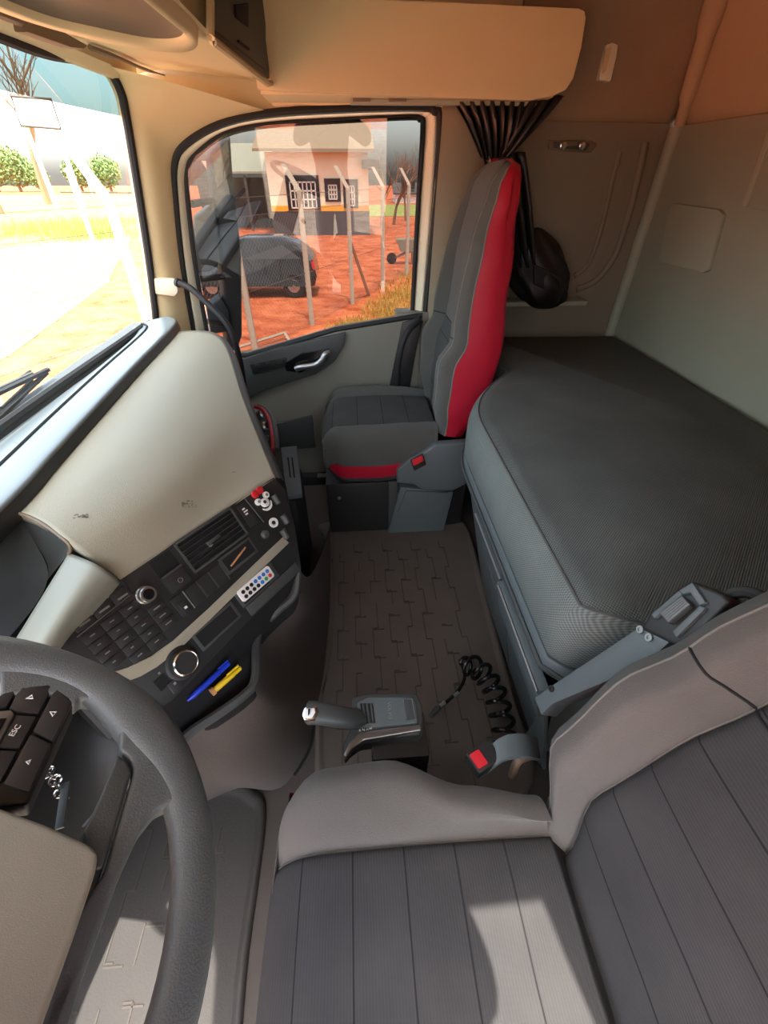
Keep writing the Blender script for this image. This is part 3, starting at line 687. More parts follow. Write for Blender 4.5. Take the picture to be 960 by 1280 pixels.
# ================================================================== DASHBOARD
da = root('dashboard', 'beige and black truck dashboard with angled control panel', 'dashboard', (-.5, .95, .0))
COLS = [[(20, 640, .90), (55, 655, .902), (95, 685, .875), (150, 725, .800)],
        [(70, 583, .90), (120, 600, .905), (170, 640, .872), (200, 692, .796)],
        [(125, 520, .91), (185, 540, .910), (235, 585, .872), (255, 656, .790)],
        [(175, 464, .915), (235, 475, .915), (285, 530, .872), (310, 620, .785)],
        [(221, 414, .92), (275, 420, .920), (307, 505, .872), (345, 597, .780)]]
cols = [P(c) for c in COLS]
tcov = sheet('top_cover', cols, 'beige_dash', da, .02, 8)
mat('scuff', C(92, 88, 78), .8); bpy.context.view_layer.update(); rs = random.Random(12); geos = []
for cx, cy, wx, wy, n_ in ((236, 630, 9, 4, 26), (98, 645, 13, 3, 16), (292, 590, 2, 1, 3)):
    for k in range(n_):
        d = ray(cx+rs.uniform(-wx, wx), cy+rs.uniform(-wy, wy)-.25*0).normalized(); ok_, loc, nor, _ = tcov.ray_cast(_c-wloc(tcov), d)
        if not ok_: continue
        nor = nor if nor.z > 0 else -nor; m_ = frame(loc+wloc(tcov)+nor*.0003, V((1, rs.uniform(-1, 1), 0)), nor.cross(V((1, 0, 0)))); r_ = rs.uniform(.0008, .0022)
        geos.append(([m_ @ V((a*r_*1.8, b*r_, 0)) for a, b in ((-1, -.4), (0, -1), (1, -.2), (.6, .9), (-.7, .8))], [(0, 1, 2, 3, 4)]))
if geos: multi('scuff_marks', geos, 'scuff', da, False)
row0 = [c[0] for c in cols]
# side of the centre stack towards the passenger
re = [cols[4][0], cols[4][1], cols[4][2], cols[4][3]]
on = V((.94, .34, 0)); dwn = lambda z, o: [V((p.x, p.y, 0))+on*o+V((0, 0, p.z-z)) for p in re]
sheet('passenger_flank', [dwn(.0, 0), dwn(.012, .016), dwn(.05, .022), dwn(.25, .02), dwn(.55, -.02), dwn(.86, -.10)], 'plastic_dark', da, 0, 5)
# dark ledge under the windshield
ext = lambda r_, dx, dz: [p+V((dx, 0, dz)) for p in r_]
r0 = [row0[0]+V((-.005, -.40, -.0))]+row0+[row0[-1]+V((-.05, .10, 0))]
sheet('windshield_ledge', [ext(r0, .006, -.01), ext(r0, .004, .020), ext(r0, -.012, .030), ext(r0, -.10, .012), ext(r0, -.125, -.004), ext(r0, -.16, -.012), [ws(min(p.y, 2.0), 0)+V((-.0, 0, -.02)) for p in r0]], 'plastic_ledge', da, 0, 5)
tube('ledge_groove', cat([p+V((-.118, 0, .006)) for p in r0], 4), .004, 'rubber_black', da, 5)
sheet('ledge_lip', [ext(r0, .007, -.016), ext(r0, .010, .004), ext(r0, .004, .024)], 'plastic_black', da, 0, 5)
# instrument hood and cluster
he = P([(20, 640, .90), (50, 653, .902), (82, 676, .885), (88, 686, .872), (86, 692, .862)])
hi_ = P([(18, 642, .885), (42, 676, .84), (58, 702, .80), (60, 716, .775), (57, 728, .755)])
sheet('hood_lip', [he, [lerp(a, b, .5)+V((.004, .004, .004)) for a, b in zip(he, hi_)], hi_], 'plastic_dark', da, 0, 4)
tube('hood_edge', cat(he, 5), .0035, 'taupe', da, 6)
cl = [P([(18, 642, .885), (42, 676, .84), (60, 716, .775), (45, 755, .73), (0, 810, .68)]),
      P([(-60, 640, .90), (-50, 690, .83), (-40, 735, .76), (-50, 780, .71), (-80, 840, .66)]),
      P([(-240, 690, .90), (-240, 740, .83), (-240, 790, .76), (-240, 840, .71), (-260, 900, .66)])]
sheet('instrument_cluster', cl, 'plastic_dark', da, 0, 5)
prism('display_bezel', P([(-6, 675, .835), (15, 690, .815), (5, 692, .812), (-30, 700, .81)]), (0, .004, .006), 'plastic_black', da, .001)
sheet('silver_cowl', [P([(86, 691, .862), (118, 704, .860), (140, 718, .835), (151, 728, .798)]),
                      P([(52, 746, .838), (88, 752, .838), (108, 760, .815), (120, 766, .780)]),
                      P([(16, 804, .815), (56, 803, .815), (78, 800, .795), (90, 796, .762)]),
                      P([(-40, 890, .78), (0, 880, .78), (28, 872, .76), (48, 862, .735)])], 'silver_trim', da, .006, 6)
# the angled control panel
P0 = px(150, 725, 'z', .80); P1 = px(345, 597, 'z', .78); U = (P1-P0).normalized(); nh = V((U.y, -U.x, 0)).normalized()
D = nh*math.sin(R(35))+V((0, 0, -math.cos(R(35)))); D = (D-U*D.dot(U)).normalized(); N = U.cross(D)
if N.dot(nh) < 0: N = -N
def pw(u, v, h=0): return P0+U*u+D*v+N*h
cpn = prism('control_panel', [pw(*q) for q in ((-.17, .05), (-.10, .022), (0, -.004), (.20, -.004), (.432, -.004), (.44, .04), (.405, .13), (.352, .225), (.33, .235), (.13, .238), (-.06, .248), (-.17, .22))], N*-.06, 'plastic_black', da, .004)
def pb(name, u0, v0, u1, v1, h, m, par=None, bev=.0015, base=.0, sk=0):
    return prism(name, [pw(u0, v0, h), pw(u1, v0+sk, h), pw(u1, v1+sk, h), pw(u0, v1, h)], N*(base-h), m, par or cpn, bev)
st = [(-.17, .085), (-.12, .120), (-.08, .140), (-.04, .152), (.006, .156), (.10, .152), (.22, .143), (.352, .134)]
sb = [(.356, .156), (.22, .164), (.10, .172), (.006, .178), (-.045, .175), (-.075, .168), (-.12, .148), (-.17, .118)]
prism('trim_strip', [pw(u, v, .004) for u, v in st+sb], N*-.004, 'beige_dash', cpn, .001)
# audio key field: dark keys in three columns under a thin chrome line
tube('chrome_line', [pw(-.108, .041, .003), pw(-.004, .034, .003)], .0011, 'satin_metal', cpn, 6)
for k in range(3):
    u = -.104+k*.036; pb('menu_key', u, .012+(.006 if k == 0 else 0), u+.033, .036, .003, 'button_black')
    for q in range(1):
        pb('key_legend', u+.008, .0265, u+.027, .0300, .0034, 'mark_dim', base=.003, bev=0)
for ci, (u0, n_) in enumerate(((-.106, 5), (-.070, 5), (-.034, 5))):
    for k in range(n_):
        v = .045+k*.0205
        if ci == 0 and k == 4: continue
        key = pb('audio_key', u0, v, u0+.033, v+.0185, .003, 'button_black')
        pb('key_legend', u0+.012, v+.0075, u0+.021-.003*(k % 2), v+.0098, .0034, 'mark_dim', key, 0, .003)
for k in range(3):
    key = pb('audio_key', .003, .075+k*.019, .036, .0925+k*.019, .003, 'button_black'); pb('key_legend', .012, .0825+k*.019, .026, .085+k*.019, .0034, 'mark_dim', key, 0, .003)
kb = lathe('volume_knob', [(.0175, 0), (.0175, .004), (.0155, .006), (.0155, .020), (.0140, .022)], pw(.017, .050, .001), N, 'satin_metal', cpn, 28)
lathe('knob_face', [(.0105, .0), (.0105, .0235), (.008, .024)], pw(.017, .050, .0), N, 'gloss_black', kb, 24)
# rocker with a recess over it
pb('switch_recess', .058, .003, .106, .040, .0005, 'shadow_black', base=-.001, bev=0)
rk = pb('rocker_switch', .056, .042, .104, .080, .012, 'button_black', bev=.003); pb('rocker_lip', .058, .040, .104, .044, .014, 'plastic_dark', rk, .001, .010)
lathe('switch_mark', [(.0052, 0), (.0052, .0006), (.0042, .0006), (.0042, .0)], pw(.083, .066, .0122), N, 'mark_dim', rk, 16, False)
# air vent: frame, slats, thumb wheel
vf = pb('air_vent', .120, .000, .274, .072, .001, 'shadow_black', base=-.02, bev=.001)
for u0, v0, u1, v1 in ((.118, -.002, .276, .003), (.118, .070, .276, .075), (.118, -.002, .123, .075), (.271, -.002, .276, .075)): pb('vent_frame', u0, v0, u1, v1, .006, 'plastic_dark', vf, .001)
for k in range(6):
    v = .010+k*.0115; prism('vent_slat', [pw(.124, v, .004), pw(.270, v, .004), pw(.270, v+.006, -.006), pw(.124, v+.006, -.006)], N*.0016, 'plastic_dark', vf, .0)
pb('vent_tab', .176, .034, .212, .042, .010, 'plastic_dark', vf, .001); pb('vent_tab_mark', .178, .044, .186, .047, .008, 'mark_dim', vf, 0)
# row of push switches
for k, u in enumerate((.046, .080, .112, .144)):
    s_ = pb('push_switch', u, .088, u+.030, .132, .004, 'button_black', bev=.002)
    pb('switch_edge', u+.0285, .088, u+.0305, .132, .006, 'mark_dim' if k < 1 else 'plastic_dark', s_, 0)
    if k == 0:
        pb('switch_rocker', u+.006, .104, u+.025, .128, .007, 'plastic_black', s_, .002); pb('switch_mark', u+.012, .116, u+.018, .121, .0075, 'mark_white', s_, 0)
# ashtray slot with a brass bar
sl_ = pb('slot_tray', .176, .080, .272, .124, .003, 'plastic_dark', bev=.003); pb('slot_opening', .183, .086, .266, .117, .0036, 'shadow_black', sl_, 0, .003)
prism('slot_bar', [pw(.192, .108, .006), pw(.248, .094, .006), pw(.249, .0975, .006), pw(.193, .1115, .006)], N*-.003, 'orange_wood', sl_, .0005)
# warning legend beside the vent
pb('hazard_plate', .290, .008, .318, .066, .002, 'button_black')
for k in range(3): pb('plate_mark', .298, .018+k*.007, .306+.004*(k % 2), .0215+k*.007, .0026, 'mark_white', base=.002, bev=0)
tube('panel_seam', [pw(.322, .0, .001), pw(.330, .075, .001)], .0015, 'plastic_dark', cpn, 5)
# knob cluster at the end of the panel
def disc(name, u, v, r, h, m, par=None, h0=0): return lathe(name, [(r, h0), (r, h), (r*.86, h+.0008)], pw(u, v), N, m, par or cpn, 20)
disc('red_button', .352, -.002+.008, .0095, .006, 'red_plastic'); disc('red_button', .369, .004, .0095, .006, 'red_plastic')
for u, v in ((.347, .026), (.377, .022)):
    d_ = disc('white_button', u, v, .0085, .006, 'white_plastic'); disc('button_ring', u, v, .004, .0072, 'mark_dim', d_, .006)
kn_ = disc('dial', .362, .036, .0115, .007, 'white_plastic'); disc('dial_centre', .360, .034, .0045, .0085, 'plastic_black', kn_, .006)
arc = [pw(.362+.0185*math.cos(a), .036+.0185*math.sin(a), .003) for a in [R(10+k*14) for k in range(11)]]
tube('dial_arc', arc, [.0008]+[.0022]*2+[.0034]*5+[.0022]*2+[.0008], 'white_plastic', cpn, 8)
sk_ = lathe('ring_socket', [(.0125, 0), (.0125, .004), (.0075, .004), (.0065, .001)], pw(.352, .090, .0), N, 'white_plastic', cpn, 24)
disc('socket_core', .352, .090, .0050, .003, 'plastic_black', sk_)
lathe('grey_stud', [(.011, 0), (.011, .006), (.007, .010)], pw(.312, .100, .0), N, 'plastic_dark', cpn, 16)
for k, (u, v) in enumerate(((.395, .045), (.385, .10), (.36, .13))):
    lathe('hinge_knuckle', [(.009, -.012), (.009, .012), (.006, .014)], pw(u, v, .004), D, 'plastic_dark', cpn, 12)
# lower row: knob, key, pocket
lk_ = lathe('rotary_knob', [(.034, -.004), (.034, .004), (.030, .006), (.0265, .006), (.0255, .020), (.0235, .022)], pw(-.006, .203, 0), N, 'plastic_black', cpn, 32)
lathe('knob_ring', [(.0245, .019), (.0250, .0215), (.0225, .0235), (.0215, .0225)], pw(-.006, .203, 0), N, 'chrome', lk_, 32, False)
pb('lower_key', -.065, .193, -.042, .218, .001, 'shadow_black', bev=0); kk = pb('lower_key', -.052, .215, -.026, .240, .004, 'button_black', bev=.002)
pb('key_mark', -.042, .221, -.037, .226, .0045, 'mark_dim', kk, 0); pb('key_mark', -.050, .186, -.046, .190, .001, 'mark_dim', bev=0)
pk_ = pb('pocket_frame', .036, .172, .146, .216, .004, 'plastic_dark', bev=.003); pb('pocket_opening', .043, .178, .138, .210, .0045, 'shadow_black', pk_, 0, .003)
rf = pb('remote_cradle', .160, .160, .282, .205, .003, 'plastic_dark', bev=.003); pb('cradle_slot', .168, .196, .25, .200, .0035, 'shadow_black', rf, 0)
lowp = pb('lower_flap', .165, .206, .34, .232, .004, 'plastic_dark', bev=.003)

# remote control lying in its cradle
rc = root('remote_control', 'small white card remote control with coloured round keys on the panel', 'remote', pw(.22, .178, .004))
def rp(u, v, h): return pw(.166+u*.996, .164+v-.02*0, h)
rl = [rp(*q, .009) for q in ((.003, 0), (.099, -.001), (.103, .003), (.103, .027), (.099, .031), (.004, .030), (0, .026), (0, .004))]
prism('remote_body', rl, N*-.006, 'white_plastic', rc, .0015)
for k in range(7):
    for r_ in range(2):
        cname = 'remote_black' if k < 3 else 'remote_blue'
        if r_ == 1: cname = ['remote_black', 'remote_black', 'remote_black', 'remote_black', 'remote_blue', 'remote_green', 'remote_red'][k]
        lathe('remote_key', [(.0048, 0), (.0048, .0016), (.0036, .0022)], rp(.012+k*.0132, .009+r_*.0125, .0088), N, cname, rc, 12)

# ---- tray under the panel
TZ = .515
lipc = cat(P([(371, 706, .60), (368, 742, .55), (345, 765, .535), (322, 792, TZ), (319, 848, TZ-.02), (306, 868, TZ-.02), (272, 893, TZ-.015), (240, 914, TZ-.01), (205, 945, TZ-.0), (150, 985, TZ)]), 5)
tube('tray_lip', lipc, .011, 'plastic_dark', da, 8)
back = [pw(.33-.48*i/(len(lipc)-1), .236, -.004) for i in range(len(lipc))]
flo = [lerp(a, b, .45)+V((0, 0, -.07)) for a, b in zip(lipc, back)]
sheet('tray_bowl', [back, [p+V((0, 0, -.07)) for p in back], flo, [lerp(a, b, .92)+V((0, 0, -.05)) for a, b in zip(flo, lipc)], lipc], 'shadow_black', da, 0, 1, 4)
# skirt running from the tray down to the floor
bt = cat(P([(412, 664, .004), (414, 700, .004), (413, 750, .004), (410, 800, .004), (405, 850, .004), (394, 895, .004), (384, 940, .004), (350, 985, .004), (300, 985, .004), (262, 1000, .004)]), 5)
bt[0] += V((0, .05, 0))
sheet('console_skirt', [[p+V((0, 0, -.004)) for p in lipc]]+[[V((*a.lerp(b, t).xy, lerp(a.z, b.z, t**.62))) for a, b in zip(lipc, bt)] for t in (.12, .3, .55, .8, 1)], 'floor_cover', da, 0, 1, 4)
tube('cover_seam', [p+V((.004, 0, .004)) for p in bt[5:34]], .004, 'rubber_black', da, 6)
# knee panel and steering column cover in the dark under the wheel
sheet('knee_panel', [P([(48, 862, .735), (100, 880, .62), (205, 945, .50)]), [V((-.56, .30, .76)), V((-.56, .25, .60)), V((-.55, .30, .44))], [V((-.60, .0, .78)), V((-.60, .0, .62)), V((-.62, .0, .42))], [V((-.62, -.22, .78)), V((-.62, -.22, .62)), V((-.66, -.22, .42))]], 'plastic_black', da, -.02, 5)
sheet('lower_fascia', [[p+V((-.02, 0, 0)) for p in (V((-.40, .40, .50)), V((-.46, .40, .30)), V((-.62, .50, .02)))], [V((-.58, .2, .46)), V((-.62, .2, .30)), V((-.78, .2, .02))], [V((-.64, -.22, .46)), V((-.68, -.22, .30)), V((-.80, -.22, .02))]], 'plastic_black', da, -.02, 5)
col = box('column_cover', (-.13, -.055, -.42), (.045, .055, -.05), 'plastic_black', da, .02, 3, Matrix.Translation(V((-.355, .043, 1.016))) @ Matrix.Rotation(R(25), 4, 'Y'))
lathe('ignition_barrel', [(.020, 0), (.020, .012), (.016, .014), (.015, .010)], px(146, 898, 'z', .80), (.6, .2, .75), 'satin_metal', da, 18)
# passenger pocket with a red edge and the flat slotted plate below it
pc = P([(318, 508, .78), (328, 512, .775), (336, 524, .765), (340, 545, .75), (341, 562, .735)])
tube('red_edge', cat(pc, 5), .006, 'red_leather', da, 8); tube('pocket_edge', cat([p+V((.010, .006, -.004)) for p in pc], 5), .009, 'plastic_dark', da, 8)
for k, (a, b, z) in enumerate(((324, 520, .75), (327, 535, .74), (330, 552, .73))): lathe('pocket_stud', [(.016, 0), (.016, .02), (.010, .026)], px(a, b, 'z', z), (.8, -.3, .5), 'satin_metal' if k < 2 else 'plastic_dark', da, 12)
fp = prism('slotted_plate', P([(351, 559, .47), (371, 557, .47), (378, 617, .47), (358, 620, .47)]), (0, 0, -.02), 'plastic_bluegrey', da, .004)
for k in range(2): prism('plate_slot', [p+V((0, 0, .001)) for p in P([(359+5*k, 572, .47), (361+5*k, 572, .47), (364+5*k, 597, .47), (362+5*k, 597, .47)])], (0, 0, -.003), 'shadow_black', fp, 0)
box('plate_stem', (-.30, 1.28, .0), (-.24, 1.52, .45), 'plastic_black', da, .02)
rpk = P([(358, 700, .60), (371, 700, .60), (373, 735, .545), (362, 738, .53)]); prism('red_lining', rpk, (-.006, -.004, 0), 'red_leather', da, .001)

# pens in the tray
def stick(name, label, a, b, r, m, extra):
    t = root(name, label, 'pen', a); v = (b-a); L = v.length
    lathe('barrel', [(r*.4, 0), (r, .012), (r, L*.72), (r*.85, L*.74), (r*.85, L*.97), (r*.4, L)], a, v, m, t, 10); extra(t, a, v.normalized(), L, r)
def cl1(t, a, d, L, r): tube('clip', [a+d*L*.74+V((0, 0, r*1.6)), a+d*L*.98+V((0, 0, r*1.6))], r*.35, 'pen_blue', t, 6)
stick('pen', 'dark blue ballpoint pen lying in the dash tray', px(234, 876, 'z', .552), px(287, 828, 'z', .552), .0065, 'pen_blue', cl1)
def cl2(t, a, d, L, r):
    tube('clip', [a+d*L*.55+V((0, 0, r*1.7)), a+d*L*.95+V((0, 0, r*1.7))], r*.35, 'pen_yellow', t, 6); lathe('eraser_ring', [(r*1.3, 0), (r*1.3, .008)], a, d, 'orange_wood', t, 10)
stick('pen', 'yellow pen with clip beside the blue one in the dash tray', px(264, 866, 'z', .528), px(301, 834, 'z', .528), .007, 'pen_yellow', cl2)

# ================================================================== STEERING WHEEL
WC = V((-.355, .043, 1.016)); TW = R(25)
E1 = V((math.cos(TW), 0, -math.sin(TW))); E2 = V((0, 1, 0)); EN = V((math.sin(TW), 0, math.cos(TW)))
def wq(a, b, h=0): return WC+E1*a+E2*b+EN*h
def wpx(x, y, h=0): return hit(x, y, WC+EN*h, EN)
sw = root('steering_wheel', 'large dark grey leather steering wheel at the lower left', 'steering wheel', WC)
RW, n1, n2 = .225, 96, 18
vv = []
for i in range(n1):
    a = 2*math.pi*i/n1; th = math.degrees(a) % 360
    g = sum(math.exp(-((((th-c+180) % 360)-180)/13)**2) for c in (52, 308, 100, 260)); rr = .0178+.0030*g
    for k in range(n2):
        q = 2*math.pi*k/n2; rad = RW+rr*1.05*math.cos(q)-.006*g*(1 if math.cos(q) < 0 else 0); vv.append(wq(rad*math.cos(a), rad*math.sin(a), rr*.82*math.sin(q)))
build('rim', vv, [(i*n2+k, i*n2+(k+1) % n2, ((i+1) % n1)*n2+(k+1) % n2, ((i+1) % n1)*n2+k) for i in range(n1) for k in range(n2)], 'wheel_leather', sw)
def wslab(name, pix, h, th, m, par=None, bev=.004, seg=3, mirror=False):
    pts = [wpx(x, y, h) for x, y in pix]
    if mirror: pts = [p-E2*(2*(p-WC).dot(E2)) for p in pts]
    return prism(name, pts, EN*-th, m, par or sw, bev, seg)
for mi in (False, True):
    # lower spoke: runs from the rim inwards past the pad and down along it
    wslab('lower_spoke', ((140, 884), (150, 905), (149, 938), (162, 948), (167, 962), (160, 988), (130, 1090), (116, 1112), (92, 1150), (42, 1265), (20, 1310), (72, 1310), (88, 1265), (122, 1170), (152, 1088), (174, 1040), (196, 1012), (222, 1000), (228, 960), (205, 915), (168, 872)), .012, .030, 'wheel_leather', bev=.010, seg=4, mirror=mi)
    wslab('spoke_insert', ((146, 943), (160, 952), (164, 965), (158, 985), (128, 1085), (118, 1088), (104, 1040), (128, 990)), .014, .030, 'plastic_dark', bev=.005, mirror=mi)
    # upper spoke at the side with its key pad
    wslab('upper_spoke', ((0, 815), (60, 818), (120, 845), (160, 885), (165, 930), (148, 905), (140, 888), (118, 874), (100, 872), (92, 880), (70, 868), (0, 868)), .010, .026, 'wheel_leather', bev=.009, mirror=mi)
    kp = wslab('key_pad', ((-60, 868), (0, 872), (20, 856), (64, 852), (72, 856), (92, 872), (91, 882), (35, 1005), (-20, 1010), (-60, 1010)), .004, .030, 'plastic_black', bev=.003, mirror=mi)
    wslab('pad_key', ((25, 858), (62, 854), (67, 857), (48, 892), (22, 890), (11, 886)), .010, .012, 'button_black', kp, .002, 2, mi)
    wslab('pad_key', ((70, 858), (88, 871), (90, 879), (66, 926), (41, 914)), .010, .012, 'button_black', kp, .002, 2, mi)
    wslab('pad_key', ((20, 893), (46, 895), (24, 935), (-6, 933)), .010, .012, 'button_black', kp, .002, 2, mi)
    wslab('pad_key', ((38, 917), (64, 929), (36, 990), (4, 980)), .010, .012, 'button_black', kp, .002, 2, mi)
    wslab('pad_key', ((-10, 936), (22, 938), (0, 978), (-30, 970)), .010, .012, 'button_black', kp, .002, 2, mi)
    wslab('pad_key', ((-10, 875), (5, 866), (22, 860), (8, 884), (-12, 886)), .010, .012, 'button_black', kp, .002, 2, mi)
    wslab('selector', ((-20, 890), (14, 887), (18, 892), (-10, 945), (-40, 945)), .013, .012, 'satin_metal', kp, .002, 2, mi)
    wslab('selector_face', ((-20, 899), (9, 897), (-10, 930), (-40, 930)), .0145, .006, 'gloss_black', kp, .001, 2, mi)
def tri(pix, h, par):
    pts = [wpx(x, y, h) for x, y in pix]; tube('key_symbol', pts, .0009, 'mark_white', par, 5, True)
kp0 = [o for o in sw.children if o.name.startswith('key_pad')][0]
tri(((33, 873), (40, 869), (41, 873)), .0105, kp0); tri(((63, 890), (70, 890), (66, 895)), .0105, kp0); tri(((33, 952), (38, 950), (36, 955)), .0105, kp0)
ex = (wpx(23, 907, .0105)-wpx(15, 918, .0105)).normalized(); text('key_lettering', 'ESC', .0062, frame(wpx(19, 913, .0106), ex, EN.cross(ex)), 'mark_white', kp0)
pad = [(-.110, -.105), (.0, -.128), (.105, -.095), (.125, -.07), (.125, .03), (.118, .06)]
pd2 = [wpx(x, y, .03) for x, y in ((-40, 1004), (0, 1010), (60, 1032), (112, 1056), (122, 1066), (121, 1082), (95, 1160), (60, 1250), (35, 1310))]
m2 = [p-E2*(2*((p-WC).dot(E2)-0)) for p in pd2]
poly = [p for p in pd2 if (p-WC).dot(E2) > -.001]; poly = [wq(-.12, max(0, (poly[0]-WC).dot(E2)), .03)]+poly
allp = poly+[p-E2*(2*(p-WC).dot(E2)) for p in poly[::-1]]
prism('centre_pad', allp, EN*-.05, 'wheel_pad', sw, .010, 4)
prism('pad_shadow_ring', [WC+(p-WC)*1.03-EN*.02 for p in allp], EN*-.04, 'plastic_black', sw, .008, 3)

# key ring hanging from the column
kr = root('key_ring', 'silver key chain hanging behind the steering wheel spoke', 'keys', px(66, 972, 'z', .895))
kpts = P([(53, 958, .90), (58, 963, .90), (62, 968, .90), (67, 972, .895), (71, 979, .89), (74, 987, .885), (78, 993, .88), (84, 996, .88)])
for i, p in enumerate(kpts[:-1]):
    q = kpts[i+1]; c = (p+q)/2; d = (q-p); s_ = d.cross(V((0, 0, 1))).normalized() if i % 2 else V((0, 0, 1))
    tube('chain_link', [c+d*.62*math.cos(R(k*30))+s_*.0055*math.sin(R(k*30)) for k in range(12)], .0014, 'chrome', kr, 6, True)
kb_ = kpts[4]; prism('key_blade', [kb_+V((.004, .0, -.004)), kb_+V((.012, .002, -.004)), kb_+V((.022, -.038, -.012)), kb_+V((.014, -.04, -.012))], (0, 0, .003), 'plastic_dark', kr, .0008)

# ================================================================== GEAR SELECTOR, HOSE
gs = root('gear_selector', 'black and silver gear selector lever on the driver seat side', 'gear lever', (.04, .42, .33))
GZ = .50
gb_ = up([(440, 872), (460, 866), (520, 866), (528, 880), (529, 912), (524, 918), (450, 926), (437, 935), (429, 945), (429, 930), (438, 910)], GZ)
prism('selector_body', gb_, (0, 0, -.05), 'plastic_dark', gs, .008, 3)
prism('top_plate', up([(446, 878), (460, 871), (516, 871), (521, 882), (522, 904), (448, 911)], GZ+.006), (0, 0, -.012), 'plastic_bluegrey', gs, .004)
prism('silver_edge', up([(448, 915), (526, 905), (527, 913), (455, 925), (440, 936), (433, 946), (429, 944), (436, 928)], GZ+.006), (0, 0, -.02), 'satin_metal', gs, .004, 3)
box('mount', (.0, .36, .30), (.12, .46, .47), 'plastic_black', gs, .01)
prism('side_button', up([(504, 874), (515, 874), (519, 897), (508, 899)], GZ+.010), (0, 0, -.006), 'plastic_dark', gs, .002)
tube('button_outline', up([(504, 874), (515, 874), (519, 897), (508, 899)], GZ+.010), .0010, 'satin_metal', gs, 5, True)
prism('boot_slot', up([(450, 879), (466, 879), (469, 903), (453, 905)], GZ+.007), (0, 0, -.004), 'shadow_black', gs, .001)
for k in range(3): tube('boot_rib', up([(454+5*k, 880), (457+5*k, 904)], GZ+.007), .003, 'plastic_dark', gs, 6)
ex = (px(487, 898, 'z', GZ)-px(485, 876, 'z', GZ)).normalized(); text('lettering', 'VOLVO', .011, frame(px(487, 888, 'z', GZ+.0065), ex, V((0, 0, 1)).cross(ex)), 'mark_dim', gs)
ex = (px(466, 911, 'z', GZ)-px(448, 914, 'z', GZ)).normalized(); text('lettering', 'R N A M', .0075, frame(px(457, 912, 'z', GZ+.0066), ex, V((0, 0, 1)).cross(ex)), 'mark_white', gs)
hp = P([(450, 897, .505), (440, 898, .522), (425, 896, .538), (408, 893, .548), (394, 891, .552), (384, 891, .550)])
cb = cat(hp, 4); hv = []; nn = 14
for i, p in enumerate(cb):
    t = i/(len(cb)-1); t_ = (cb[min(i+1, len(cb)-1)]-cb[max(i-1, 0)]).normalized(); s_ = V((0, 0, 1)).cross(t_).normalized(); w_ = t_.cross(s_)
    a_, b_ = lerp(.020, .022, t), lerp(.013, .017, t)
    if i == len(cb)-1: a_ *= .9; b_ *= .85
    for k in range(nn):
        q = 2*math.pi*k/nn; cs, sn = math.cos(q), math.sin(q); hv.append(p+s_*a_*abs(cs)**.7*(1 if cs > 0 else -1)+w_*b_*abs(sn)**.7*(1 if sn > 0 else -1))
build('lever_grip', hv, grid_faces(len(cb), nn, True)+[tuple(range(nn)), tuple((len(cb)-1)*nn+k for k in range(nn))], 'plastic_dark', gs, sharp=60)
tube('grip_trim', [hv[i*nn+nn*3//4+1]+V((0, 0, 0)) for i in range(2, len(cb))], .003, 'satin_metal', gs, 6)
ax = (cb[-1]-cb[-3]).normalized(); cap_c = cb[-1]+V((-.001, 0, .001))
capb = prism('thumb_button', P([(380, 884, .567), (396, 882, .569), (399, 889, .569), (394, 899, .567), (380, 900, .565), (377, 893, .565)]), (0, 0, -.012), 'chrome', gs, .003)
prism('button_face', P([(382, 886, .568), (393, 885, .570), (394, 890, .570), (390, 897, .568), (382, 897, .567)]), (0, 0, -.006), 'white_plastic', capb, .001)
prism('button_mark', P([(385, 886, .5705), (388, 886, .5705), (387, 892, .5705), (385, 894, .5705)]), (0, 0, -.002), 'remote_black', capb, 0)

ah = root('coiled_air_hose', 'black coiled air hose with blow tip beside the gear selector', 'hose', (.38, .7, 0))
ca = cat([(.330, .815, .06), (.375, .765, .09), (.405, .700, .085), (.412, .62, .07), (.405, .54, .06)], 24); pts = []
ncoil = 8
for i in range(len(ca)*4-4):
    t = i/(len(ca)*4-5); fi = t*(len(ca)-1); k = min(int(fi), len(ca)-2); p = ca[k].lerp(ca[k+1], fi-k)
    tg = (ca[min(k+1, len(ca)-1)]-ca[max(k-1, 0)]).normalized(); s_ = tg.cross(V((0, 0, 1))).normalized(); w_ = s_.cross(tg); q = 2*math.pi*ncoil*t
    rr = .034*min(1, t*8+.2); pts.append(p+s_*rr*math.cos(q)+w_*rr*math.sin(q))
tube('coil', pts, .0068, 'hose_gloss', ah, 8)
tl = cat([pts[0], px(575, 826, 'z', .06), px(581, 845, 'z', .055), px(574, 862, 'z', .05), px(560, 876, 'z', .05), px(548, 886, 'z', .05)], 5)
tube('hose_lead', tl, .0055, 'hose_gloss', ah, 8)
tube('blow_tip', [px(548, 885, 'z', .052), px(538, 896, 'z', .05)], [.010, .008], 'plastic_dark', ah, 10); tube('tip_nozzle', [px(556, 878, 'z', .056), px(550, 883, 'z', .056)], .0068, 'satin_metal', ah, 8)
tube('hose_clip', [px(573, 866, 'z', .058), px(568, 870, 'z', .058)], .0066, 'satin_metal', ah, 8)

